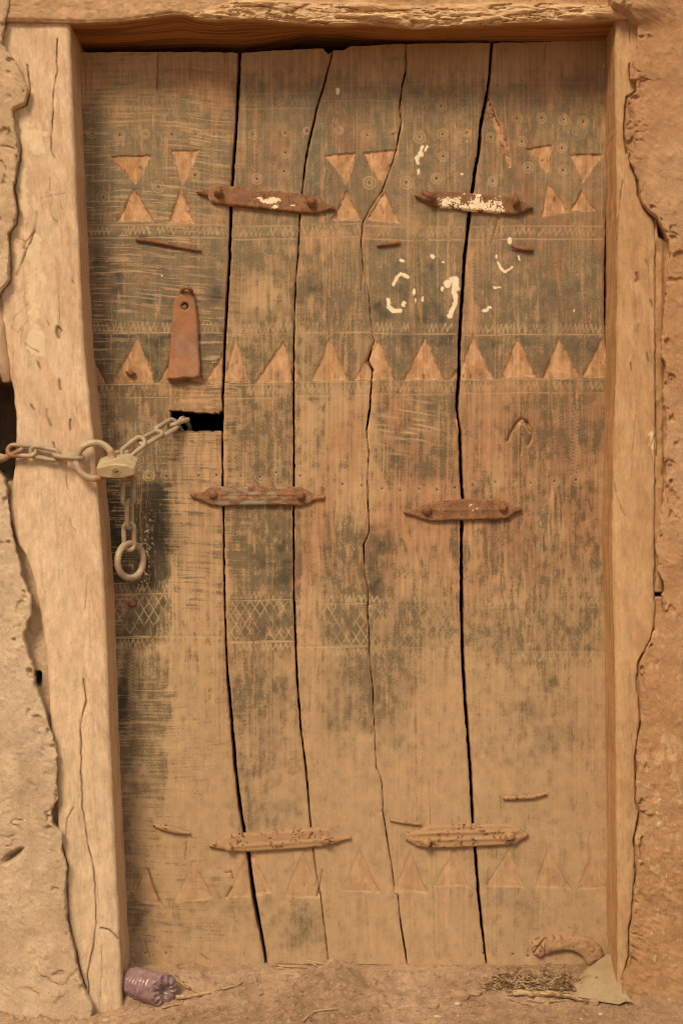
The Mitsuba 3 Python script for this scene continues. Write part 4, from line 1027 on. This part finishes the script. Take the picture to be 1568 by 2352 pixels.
edgeL = pl([(24, -2600), (24, -20), (22, 0), (8, 60), (3, 100), (40, 140), (58, 180), (66, 205), (58, 235), (30, 248), (38, 310), (45, 350), (37, 400), (30, 430), (38, 480), (34, 515), (18, 535), (20, 600), (22, 643), (0, 668), (-14, 700), (-16, 860), (-24, 900), (-24, 1060), (8, 1098), (18, 1150), (26, 1206), (40, 1276), (48, 1321), (70, 1376), (72, 1411), (55, 1456), (60, 1496), (75, 1541), (76, 1572), (95, 1606), (107, 1651),
            (125, 1696), (132, 1764), (135, 1814), (120, 1874), (122, 1896), (145, 1914), (142, 1954), (152, 1989), (150, 2044), (155, 2124), (170, 2179), (180, 2234), (192, 2269), (212, 2310), (216, 2400)])
edgeR = pl([(1400, -2600), (1392, -20), (1402, 18), (1436, 36), (1460, 58), (1461, 90), (1459, 130), (1444, 150), (1446, 180), (1462, 184), (1459, 210), (1441, 225), (1436, 265), (1436, 300), (1440, 350), (1454, 380), (1466, 410), (1469, 450), (1484, 480), (1509, 500), (1530, 540), (1539, 588), (1529, 648), (1526, 713), (1516, 808), (1529, 838), (1521, 913), (1534, 968), (1524, 1038), (1529, 1088), (1521, 1176), (1509, 1241), (1509, 1306), (1526, 1346),
            (1521, 1396), (1494, 1471), (1469, 1521), (1466, 1556), (1473, 1656), (1464, 1716), (1463, 1780), (1463, 1839), (1471, 1864), (1459, 1929), (1463, 2004), (1454, 2089), (1446, 2164), (1449, 2199), (1429, 2249), (1424, 2400)])


def offL(px, py):
    top = .006 * np.exp(-(((px - 5) / 60) ** 2 + ((py - 190) / 90) ** 2))
    pock = -.016 * np.exp(-((((px - 30) + (py - 1966) * .5) / 17) ** 2 + (((py - 1966) - (px - 30) * -.5) / 10) ** 2) ** 2) * (.5 + F(px / 8, py / 8, 2, 355))
    return top + pock + .008 * sst(2230, 2400, py)


def offR(px, py):
    ridge = (F((px + py * .5) / 20, (py - px * .4) / 9, 3, 351) - .5) * .005 * sst(1700, 2100, py)
    return ridge + .010 * sst(2200, 2380, py) + .026 * sst(75, 20, py) * sst(1560, 1470, px) * sst(-900, -300, py)


plaster('mud_wall__plaster', edgeL, -1, 321, offL)
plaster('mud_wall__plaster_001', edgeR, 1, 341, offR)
labels['mud_wall__plaster'] = {'label': 'grey brown mud plaster left of the door'}
labels['mud_wall__plaster_001'] = {'label': 'orange mud plaster right of the door'}


def core(key, x0, x1, seed, depth, pocket):
    px, py = np.meshgrid(np.arange(x0, x1, 3.6), np.arange(-40, 2420, 3.6))
    if x0 < 0:                                                # stop behind the post
        px = x0 + (px - x0) * (left_r(py) - 40 - x0) / (x1 - x0)
    h = (F(px / 26, py / 34, 4, seed) - .5) * .016 + (F(px / 6, py / 6, 2, seed + 1) - .5) * .003
    d = depth + h - pocket(px, py)
    k = S * (DIST - depth) / DIST
    put(key, (np.stack([(px - 784) * k, -d, CZ + (1176 - py) * k], -1).reshape(-1, 3), grid_faces(*px.shape)), 'mud_plaster', uv=np.tile([.25, 0], (px.size, 1)))
    if x0 > 0:
        scene[key]['bsdf'] = {'type': 'ref', 'id': 'post_wood'}


def pocketL(px, py):
    w = (F(px / 20, py / 20, 2, 361) - .5) * 30
    a = sst(0, 14, 40 - px) * sst(-10, 22, py - 862 + w) * sst(-10, 22, 1098 - py + w) * .14
    return a + .12 * sst(-3, 3, px - 74) * sst(-3, 3, 93 - px) * sst(-3, 3, py - 1543) * sst(-3, 3, 1573 - py)


core('mud_wall__core', -160, 240, 362, .086, pocketL)
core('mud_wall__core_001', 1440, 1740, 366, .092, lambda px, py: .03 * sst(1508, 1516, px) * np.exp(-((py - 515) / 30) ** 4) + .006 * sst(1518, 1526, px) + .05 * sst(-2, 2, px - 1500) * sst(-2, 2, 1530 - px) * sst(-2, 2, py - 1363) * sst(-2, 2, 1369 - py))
# the old wooden peg seen at the left edge
mesh = tube(curve([at(-14, 640, .070), at(-8, 730, .092), at(2, 800, .096), at(12, 850, .094), at(18, 876, .088)], 22), np.interp(np.linspace(0, 1, 22), [0, .5, 1], [.018, .013, .008]), 16, wob=.14, seed=3)
put('mud_wall__wood_peg', mesh, 'post_wood', uv=np.tile([.3, -.05], (len(mesh[0]), 1)))
labels['mud_wall__wood_peg'] = {'label': 'weathered wood sliver beside the left post'}


def box(x0, x1, y0, y1, z0, z1):
    m = trimesh.creation.box(extents=(x1 - x0, y1 - y0, z1 - z0))
    m.apply_translation(((x0 + x1) / 2, (y0 + y1) / 2, (z0 + z1) / 2))
    return m


put('mud_wall__body', trimesh.util.concatenate([box(-4.4, -.75, -.06, .6, -.2, 3.6), box(.75, 4.4, -.06, .6, -.2, 3.6), box(-.75, .75, -.055, .6, 1.92, 3.6)]), 'mud_plaster', smooth=False)
# coat above the lintel
px, py = np.meshgrid(np.linspace(-40, 1560, 220), np.r_[-2600, -1800, -1200, np.linspace(-800, -60, 90)])
h = (F(px / 60, py / 60, 4, 371) - .5) * .016
k = S * (DIST - .12) / DIST
put('mud_wall__plaster_002', (np.stack([(px - 784) * k, -.122 - h, CZ + (1176 - py) * k], -1).reshape(-1, 3), grid_faces(*px.shape)), 'mud_plaster')
tag('mud_wall', 'thick earthen wall around the doorway with flaking mud plaster', 'wall')
# dark room behind
room = trimesh.util.concatenate([box(-.9, -.751, .6, 2.2, -.2, 2.1), box(.751, .9, .6, 2.2, -.2, 2.1), box(-.9, .9, 2.2, 2.4, -.2, 2.1), box(-.9, .9, .6, 2.4, 1.93, 2.2), box(-.749, .749, .07, 2.2, -.2, -.04)])
put('room_interior', room, 'room_dark_mud', smooth=False)
tag('room_interior', 'dark room behind the door', kind='structure')


# ------------------------------------------------------------------ chains and padlock
def link(c, axis, face, L, W, r, n=44, sides=10, seed=0):
    """A chain link: a round bar bent into a stadium of outer length L and width W (metres)."""
    axis = np.asarray(axis, float); axis /= np.linalg.norm(axis)
    face = np.asarray(face, float); face -= axis * face.dot(axis); face /= np.linalg.norm(face)
    side = np.cross(face, axis)
    R_, st = W / 2 - r, max(L / 2 - W / 2, 0)
    per = 2 * math.pi * R_ + 4 * st
    pts = []
    for s in np.arange(n) / n * per:
        if s < 2 * st:
            a_, b_ = -st + s, R_
        elif s < 2 * st + math.pi * R_:
            t = (s - 2 * st) / R_
            a_, b_ = st + R_ * math.sin(t), R_ * math.cos(t)
        elif s < 4 * st + math.pi * R_:
            a_, b_ = st - (s - 2 * st - math.pi * R_), -R_
        else:
            t = (s - 4 * st - math.pi * R_) / R_
            a_, b_ = -st - R_ * math.sin(t), -R_ * math.cos(t)
        pts.append(np.asarray(c) + axis * a_ + side * b_)
    return tube(np.array(pts), r, sides, close=True, wob=.05, seed=seed)


WIRE, LL, LW = .0041, .0545, .0258


def add_link(chain, p, q, face, seed=0, L=LL, W=LW, r=WIRE, mat='chain_steel'):
    """A link lying between two drawing points p and q (x, y, depth)."""
    a, b = at(*p), at(*q)
    m = link((a + b) / 2, b - a, face, L, W, r, seed=seed)
    put(num(chain + '__link'), m, mat)


fr = (0, -1, 0)
add_link('chain', (-40, 1044, .098), (8, 1052, .104), (0, -.3, 1), 1)
add_link('chain', (2, 1056, .100), (46, 1034, .110), (.15, -.35, .93), 2, W=.023)
add_link('chain', (22, 1034, .112), (80, 1036, .113), (0, -1, .25), 3)
add_link('chain', (76, 1036, .113), (132, 1047, .113), (0, -1, -.15), 4)
add_link('chain', (130, 1045, .113), (188, 1051, .117), (0, -.25, 1), 5)
put('chain__ring', link(at(218, 1058, .121), (1, 0, .05), (.12, -1, .1), .0715, .0705, .0057, n=60, sides=12, seed=6), 'ring_steel')
labels['chain__ring'] = {'label': 'large round ring held in the padlock'}
tag('chain', 'dusty steel chain wrapped over the left post ending in a round ring', 'chain', 'chains at the padlock')
add_link('chain_001', (284, 1046, .098), (328, 1010, .082), (.3, -1, .35), 7, W=.026)
add_link('chain_001', (322, 1019, .080), (370, 992, .050), (.35, -.25, 1), 8)
add_link('chain_001', (362, 996, .048), (404, 970, .018), (.3, -1, .2), 9)
add_link('chain_001', (396, 976, .020), (424, 966, -.014), (-.4, -.2, 1), 10)
add_link('chain_001', (414, 966, -.010), (432, 992, -.050), (.5, -1, 0), 11)
add_link('chain_001', (295, 1098, .066), (295, 1160, .060), (.10, -1, 0), 12)
add_link('chain_001', (297, 1150, .060), (298, 1212, .054), (1, -.35, 0), 13)
add_link('chain_001', (296, 1202, .054), (298, 1262, .048), (.35, -1, 0), 14)
put('chain_001__ring', link(at(300, 1288, .044), (0, 0, 1), (.78, -.68, 0), .0700, .0680, .0057, n=60, sides=12, seed=15), 'ring_steel')
labels['chain_001__ring'] = {'label': 'oval looking steel ring with an orange rust stain'}
add_link('chain_001', (292, 1040, .100), (292, 1106, .068), (.2, -1, -.2), 16)
tag('chain_001', 'steel chain from the hand hole through the padlock with a hanging tail and ring', 'chain', 'chains at the padlock')

# padlock: a lens-section body seen from its keyhole end, leaning forward and down
t20 = math.radians(21)
ax = np.array([0.02, -math.cos(t20), -math.sin(t20)]); ax /= np.linalg.norm(ax)        # towards the keyhole face
rt = np.cross(ax, [0, 0, 1.0]); rt /= np.linalg.norm(rt)
rt = -rt if rt[0] < 0 else rt
rt = rt * math.cos(.03) + np.array([0, 0, 1]) * math.sin(.03); rt -= ax * rt.dot(ax); rt /= np.linalg.norm(rt)
up = np.cross(rt, ax); up = up if up[2] > 0 else -up
fc = at(266, 1083, .150)
Wd, Hd = .0312, .0124
outline = [(-1, -.42), (-.97, -.52), (-.72, -.76), (-.4, -.93), (0, -1), (.4, -.93), (.72, -.76), (.97, -.52), (1, -.42), (1, .42), (.97, .52), (.72, .76), (.4, .93), (0, 1), (-.4, .93), (-.72, .76), (-.97, .52), (-1, .42)]
sec = np.array(outline) * [Wd, Hd]
lay = [(0.0, .0, .0), (.0, .80, .0), (.0004, .93, .0), (.0016, .985, 0), (.004, 1.0, 0), (.048, 1.0, 0), (.0505, .985, 0), (.052, .93, 0), (.052, 0, 0)]
V = np.vstack([fc + (-ax) * d_ + (sec[:, :1] * s_ * rt + sec[:, 1:] * s_ * up) for d_, s_, _ in lay])
body = trimesh.Trimesh(V, grid_ring(len(lay), len(sec)), process=False)
body.merge_vertices(); body.update_faces(body.nondegenerate_faces()); body.fix_normals()
put('padlock__body', body, 'padlock_metal', smooth=32)


def disc(center, r, h, n=28, tilt=None):
    th = np.arange(n) * 2 * np.pi / n
    rows_ = [center - ax * .002, center + ax * h, center + ax * (h + .0003), center + ax * (h + .0003)]
    rad_ = [r, r, r * .92, 0]
    V = np.vstack([c + rr * (np.cos(th)[:, None] * rt + np.sin(th)[:, None] * up) for c, rr in zip(rows_, rad_)])
    m = trimesh.Trimesh(V, grid_ring(4, n), process=False)
    m.merge_vertices(); m.update_faces(m.nondegenerate_faces()); m.fix_normals()
    return m


put('padlock__cylinder', disc(fc - rt * .0002, .0086, .0006), 'padlock_metal', smooth=30)
put('padlock__cylinder__plug', disc(fc - rt * .0002 + ax * .0006, .0062, .0004), 'lock_cylinder_metal', smooth=30)
kw = trimesh.creation.box(extents=(.0062, .0016, .0012))
M4 = np.eye(4); M4[:3, 0], M4[:3, 1], M4[:3, 2] = rt * math.cos(.1) + up * math.sin(.1), up * math.cos(.1) - rt * math.sin(.1), ax; M4[:3, 3] = fc + ax * .0012 + rt * .0015
kw.apply_transform(M4)
put('padlock__keyway', kw, 'keyway_dark', smooth=False)
bk = fc - ax * .050
sh = [bk - rt * .019 + up * .000, bk - rt * .019 - ax * .016 + up * .002, bk - rt * .015 - ax * .030 + up * .003, bk - ax * .036 + up * .004, bk + rt * .015 - ax * .030 + up * .003, bk + rt * .019 - ax * .016 + up * .002, bk + rt * .019]
put('padlock__shackle', tube(curve(sh, 36), .0043, 12), 'chain_steel')
tag('padlock', 'pale brass padlock with its keyhole end facing out, hanging on the left post chain', 'padlock')


# ------------------------------------------------------------------ things on the ground
def gpt(px, py):
    """Where the sight line of a drawing point meets the ground."""
    lo, hi = .0, .9
    for _ in range(40):
        m = (lo + hi) / 2
        p = at(px, py, m)
        g = float(ground_z(np.array([p[0]]), np.array([p[1]]))[0])
        lo, hi = (lo, m) if p[2] > g else (m, hi)
    return at(px, py, (lo + hi) / 2)


# crushed purple bottle lying behind the left post, its base towards us
b0, b1 = np.array([-.350, -.066, .0315]), np.array([-.288, -.124, .0335])
axb = (b1 - b0) / np.linalg.norm(b1 - b0)
sb = np.cross(axb, [0, 0, 1.0]); sb /= np.linalg.norm(sb); ub = np.cross(sb, axb)
L_ = np.linalg.norm(b1 - b0)
t_ = np.r_[np.linspace(-.06, .93, 60), np.linspace(.94, 1.0, 10), np.full(14, 1.0)]
rr = np.r_[np.interp(np.linspace(-.06, .93, 60), [-.06, .1, .3, .6, .93], [.0235, .0250, .0262, .0268, .0285]), .0285 * np.sqrt(np.clip(1 - (np.linspace(0, .78, 10)) ** 2, 0, 1)), .0285 * np.linspace(.60, .0, 14)]
inn = np.r_[np.zeros(70), .012 * np.linspace(0, 1, 14) ** 1.6]
ns = 72
th = np.arange(ns) * 2 * np.pi / ns
TT, TH = np.meshgrid(t_, th, indexing='ij')
rr = rr * 1.0
RRm = rr[:, None] * np.ones_like(TH)
groove = .0011 * np.sin(TT * L_ / .0085 * 2 * np.pi) * ((TT > 0) & (TT < .8))
crump = (meshkit.fbm(np.stack([TT * 4, np.cos(TH) * 1.6, np.sin(TH) * 1.6], -1), 4, 401) - .5) * .008
star = np.cos(TH * 11 + 1.5 * np.sin(TH * 2)) * .0020 * sst(.0, .7, RRm / .0285) * sst(.94, 1.0, TT)
dec = 1 + (crump + groove) / .027 * np.clip(RRm / .02, 0, 1)
ax_off = TT * L_ - inn[:, None] + star * sst(.96, 1, TT) + (meshkit.fbm(np.stack([np.cos(TH) * RRm * 160, np.sin(TH) * RRm * 160, TT], -1), 3, 402) - .5) * .006 * sst(.9, 1, TT)
Vb = b0 + axb * ax_off[..., None] + (RRm * dec)[..., None] * (np.cos(TH)[..., None] * sb + np.sin(TH)[..., None] * ub * .96)
Vb[..., 2] = np.maximum(Vb[..., 2], .004)
spark = sst(.62, .75, N(TH * 9, RRm * 60 + TT * 30, 403)) * (.4 + .6 * sst(.93, 1, TT))
put('plastic_bottle', (Vb.reshape(-1, 3), grid_ring(len(t_), ns)), 'purple_plastic', uv=np.stack([0 * spark.ravel(), spark.ravel()], 1))
tag('plastic_bottle', 'crumpled purple plastic bottle lying at the foot of the left post', 'bottle')

# grey felt scrap leaning in the right corner
sp = [(1350, 2222), (1376, 2203), (1393, 2191), (1400, 2193), (1413, 2228), (1432, 2275), (1452, 2302), (1436, 2300), (1420, 2307), (1385, 2302), (1350, 2294), (1310, 2288), (1300, 2280), (1316, 2262), (1330, 2240)]
pg = Polygon(sp).segmentize(4)
bp = np.array(pg.exterior.coords)[:-1]
gxx, gyy = np.meshgrid(np.arange(1290, 1460, 4), np.arange(2185, 2312, 4))
q = np.vstack([bp, np.stack([gxx.ravel(), gyy.ravel()], 1)[shapely.contains_xy(pg.buffer(-1.8), gxx.ravel(), gyy.ravel())]])
tri = Delaunay(q).simplices
cc = q[tri].mean(1)
tri = tri[shapely.contains_xy(pg, cc[:, 0], cc[:, 1])]
e1, e2 = q[tri[:, 1]] - q[tri[:, 0]], q[tri[:, 2]] - q[tri[:, 0]]
fl = e1[:, 0] * e2[:, 1] - e1[:, 1] * e2[:, 0] > 0
tri[fl] = tri[fl][:, ::-1]
dd = .030 + .105 * ((q[:, 1] - 2191) / 112) ** 1.15 + .010 * np.sin((q[:, 0] - 1300) / 38) * sst(2200, 2300, q[:, 1]) + (F(q[:, 0] / 40, q[:, 1] / 40, 2, 411) - .5) * .012 - .018 * sst(1340, 1300, q[:, 0])
lo_, hi_ = 0 * dd, 0 * dd + .5                               # keep it lying on the ground
for _ in range(22):
    m_ = (lo_ + hi_) / 2
    p_ = at(q[:, 0], q[:, 1], m_)
    ab = p_[:, 2] > ground_z(p_[:, 0], p_[:, 1]) + .003
    lo_, hi_ = np.where(ab, lo_, m_), np.where(ab, m_, hi_)
dd = np.maximum(dd, np.minimum(hi_, .19)) + .012 * sst(1400, 1450, q[:, 0])
A1 = at(q[:, 0], q[:, 1], dd)
A2 = A1 + [0.0005, .0035, -.0012]
nb, nv = len(bp), len(A1)
i = np.arange(nb); j = (i + 1) % nb
sc_m = (np.vstack([A1, A2]), np.vstack([tri, tri[:, ::-1] + nv, np.stack([i, i + nv, j + nv], 1), np.stack([i, j + nv, j], 1)]))
put('felt_scrap', sc_m, 'grey_felt', smooth=50)
tag('felt_scrap', 'stiff grey brown triangular scrap of felt leaning on the right post', 'scrap')

# dry brushwood: one tangle
tw = []
r2 = np.random.default_rng(21)
for i in range(480):
    u_ = r2.beta(1.2, 1.2)
    cxp, cyp = 1122 + 245 * u_, 2258 + 14 * math.sin(u_ * 3) + r2.normal(0, 12) + 12 * u_
    p = at(cxp, cyp, .043 + .05 * (cyp - 2240) / 50)
    g = float(ground_z(np.array([p[0]]), np.array([p[1]]))[0])
    base = np.array([p[0], p[1], g + abs(r2.normal(0, .013)) * math.sin(math.pi * min(max(u_, .1), .9))])
    ang, ln = r2.normal(0, .8) + (math.pi if r2.random() < .5 else 0), r2.uniform(.012, .048)
    rise = r2.normal(.1, .4)
    dirv = np.array([math.cos(ang) * math.cos(rise), math.sin(ang) * math.cos(rise) * .6, math.sin(rise)])
    bend = r2.normal(0, .35, 3) * [1, .6, 1]
    s_ = np.linspace(-.5, .5, 6)[:, None]
    c = base + dirv * ln * s_ + bend * ln * (s_ ** 2) + r2.normal(0, .0009, (6, 3))
    c[:, 2] = np.maximum(c[:, 2], g + .001)
    tw.append(tube(c, np.linspace(.0011, .00045, 6) * r2.uniform(.6, 1.35), 4, cap=False))
put('brushwood', join(*tw), 'dry_twig')
tag('brushwood', 'tangle of fine dry brushwood by the right end of the threshold', 'twigs', kind='stuff')


def stem(pts, r, mat, key, label, cat, group=None, lift=.002, n=18, wob=.15, seed=0, sides=8):
    P = []
    for x, y in pts:
        p = gpt(x, y)
        q_ = p[:2] + np.array([[0, 0], [.004, 0], [-.004, 0], [0, .004], [0, -.004]])
        p[2] = max(p[2], ground_z(q_[:, 0], q_[:, 1]).max())
        P.append(p + [0, 0, lift])
    c = curve(P, n)
    mesh = tube(c, np.interp(np.linspace(0, 1, n), np.linspace(0, 1, len(r)), r), sides, wob=wob, seed=seed)
    put(key, mesh, mat)
    tag(key, label, cat, group)


stem([(1178, 2290), (1200, 2290), (1225, 2294), (1260, 2294), (1290, 2297)], [.0052, .0048, .0044, .0050, .0036], 'pale_stick_wood', 'stick', 'thick pale broken stick lying in front of the brushwood', 'stick', 'sticks lying before the threshold', lift=.006, wob=.22, seed=1, sides=10)
stem([(1288, 2294), (1310, 2296), (1330, 2302), (1352, 2305)], [.004, .0036, .0026, .0018], 'pale_stick_wood', 'stick_001', 'thin knotty stick beside the felt scrap', 'stick', 'sticks lying before the threshold', lift=.004, seed=2)
stem([(405, 2297), (430, 2295), (460, 2290), (485, 2286)], [.0042, .0036, .0030, .0018], 'pale_straw', 'stick_002', 'straight yellowish stalk to the right of the purple bottle', 'stick', 'sticks lying before the threshold', lift=.004, seed=3)
stem([(500, 2282), (525, 2275), (548, 2264), (560, 2250)], [.0016, .0014, .0012, .0008], 'pale_straw', 'straw', 'thin curved stalk rising towards the threshold', 'straw', 'straws and stalks by the threshold', lift=.002, seed=4)
stem([(372, 2318), (390, 2313), (410, 2309), (420, 2304)], [.0022, .0022, .0018, .0012], 'pale_straw', 'straw_001', 'short split stalk in front of the purple bottle', 'straw', 'straws and stalks by the threshold', lift=.002, seed=5)
stem([(695, 2350), (706, 2338), (722, 2328), (745, 2324), (780, 2322)], [.0013, .0013, .0012, .0009], 'pale_straw', 'straw_002', 'pale curved stalk at the bottom edge of the picture', 'straw', 'straws and stalks by the threshold', lift=.002, seed=6)
stem([(1210, 2300), (1240, 2306), (1275, 2303), (1300, 2300)], [.0012, .0014, .0012, .0008], 'pale_straw', 'straw_003', 'bent straw under the thick pale stick', 'straw', 'straws and stalks by the threshold', lift=.003, seed=7)
stem([(1172, 2300), (1200, 2308), (1225, 2318)], [.0009, .0009, .0006], 'dry_twig', 'straw_004', 'thin brown twig in front of the thick pale stick', 'straw', 'straws and stalks by the threshold', lift=.001, seed=8)


def on_sill(pts, r, key, label, seed):
    """A straw lying on the threshold: drawing points a few centimetres in front of the door."""
    c = curve([at(x, y, d) for x, y, d in pts], 14)
    c[:, 2] = np.maximum(c[:, 2], .0425)
    put(key, tube(c, r, 6, wob=.1, seed=seed), 'pale_straw')
    tag(key, label, 'straw', 'straws and stalks by the threshold')


on_sill([(622, 2214, .012), (645, 2219, .016), (675, 2221, .018), (705, 2225, .022)], .0013, 'straw_005', 'long straw on the threshold below the second crack', 1)
on_sill([(636, 2226, .024), (652, 2229, .028)], .0012, 'straw_006', 'short straw stub on the threshold left of the others', 2)
on_sill([(690, 2214, .012), (712, 2212, .012), (728, 2218, .016)], .0010, 'straw_007', 'curled straw on the threshold under the second plank', 3)
on_sill([(705, 2206, .008), (735, 2212, .014), (768, 2219, .020)], .0012, 'straw_008', 'slanting straw leaning on the door foot below the second crack', 4)
on_sill([(742, 2208, .010), (770, 2212, .014), (796, 2222, .022)], .0011, 'straw_009', 'rightmost straw of the bunch on the threshold', 5)
for i, (a_, b_) in enumerate([((408, 2262), (440, 2278)), ((412, 2268), (436, 2282)), ((404, 2256), (446, 2288))]):
    stem([a_, ((a_[0] + b_[0]) / 2, (a_[1] + b_[1]) / 2 + 2), b_], [.0014 - .0003 * i, .0013, .0008], 'pale_straw' if i < 2 else 'dry_twig', f'straw_{10 + i:03d}',
         ['whitish straw close to the base of the purple bottle', 'dull straw crossing the whitish one by the bottle', 'brown twig sticking out from the bottle base'][i], 'straw', 'straws and stalks by the threshold', lift=.004 + .002 * i, seed=20 + i)


def stone(px, py, r, flat, mat, key, label, seed, cat='stone', group=None):
    m = trimesh.creation.icosphere(3 if r > .008 else 2)
    v = np.array(m.vertices)
    n_ = 1 + (meshkit.fbm(v * 1.3 + seed * 3.1, 3, 421 + seed) - .5) * .75
    v = v * n_[:, None] * [r, r * .8, r * flat]
    p = gpt(px, py)
    v = v + p + [0, 0, r * flat * .45]
    put(key, (v, np.array(m.faces)), mat, smooth=True if mat == 'dusty_stone' else 40)
    tag(key, label, cat, 'stones and clods on the ground')


stones = [(1056, 2294, .0145, .66, 'dusty_stone', 'smooth rounded tan stone, largest of the stones before the threshold'), (996, 2316, .0085, .7, 'dusty_stone', 'small tan stone to the lower left of the largest stone'), (1050, 2308, .0055, .5, 'white_stone', 'small white chip right below the largest stone'),
          (1088, 2284, .0115, .42, 'dusty_stone', 'flat angular clod to the right of the largest stone'), (1004, 2338, .0062, .5, 'white_stone', 'white chip at the bottom right of centre'), (1030, 2293, .006, .6, 'dusty_stone', 'small clod left of the largest stone'),
          (244, 2346, .0058, .6, 'white_stone', 'white pebble at the bottom left by the post'), (595, 2284, .0062, .6, 'dusty_stone', 'pale crumb of mud near the middle of the threshold'), (548, 2262, .0045, .7, 'dusty_stone', 'tiny clod at the end of the curved stalk'), (416, 2308, .0045, .6, 'dusty_stone', 'tiny clod in front of the bottle stalk'),
          (1362, 2306, .0085, .7, 'dusty_stone', 'small block of mud under the edge of the felt scrap'), (1350, 2290, .006, .6, 'dusty_stone', 'clod wedged beside the thin knotty stick'), (1378, 2332, .0042, .6, 'white_stone', 'white speck in front of the felt scrap'), (655, 2252, .0045, .6, 'dusty_stone', 'little clod against the threshold below the straws')]
for i, (x, y, r, fl_, mat, lab) in enumerate(stones):
    stone(x, y, r, fl_, mat, num('stone'), lab, i)

# loose gravel and crumbs, too many to count
r3 = np.random.default_rng(5)
gm = []
for i in range(2200):
    x, y = r3.uniform(-.62, .66), -.05 - .30 * r3.random() ** 1.1
    if r3.random() < .5:
        x = r3.choice([-.33, -.1, .16, .27, .46, -.55]) + r3.normal(0, .045)
    r = r3.uniform(.0006, .0016) * (1.9 if r3.random() < .08 else 1)
    m = trimesh.creation.icosahedron()
    v = np.array(m.vertices) * r * r3.uniform(.6, 1.2, (1, 3)) * (1 + r3.uniform(-.25, .25, (12, 1)))
    gm.append((v + [x, y, float(ground_z(np.array([x]), np.array([y]))[0]) + r * .3], np.array(m.faces)))
put('gravel', join(*gm[:1950]), 'dusty_stone', smooth=False)
tag('gravel', 'loose grit and crumbs of mud scattered on the ground', 'gravel', kind='stuff')
put('gravel_001', join(*gm[1950:]), 'white_stone', smooth=False)
tag('gravel_001', 'pale grit scattered on the ground', 'gravel', kind='stuff')
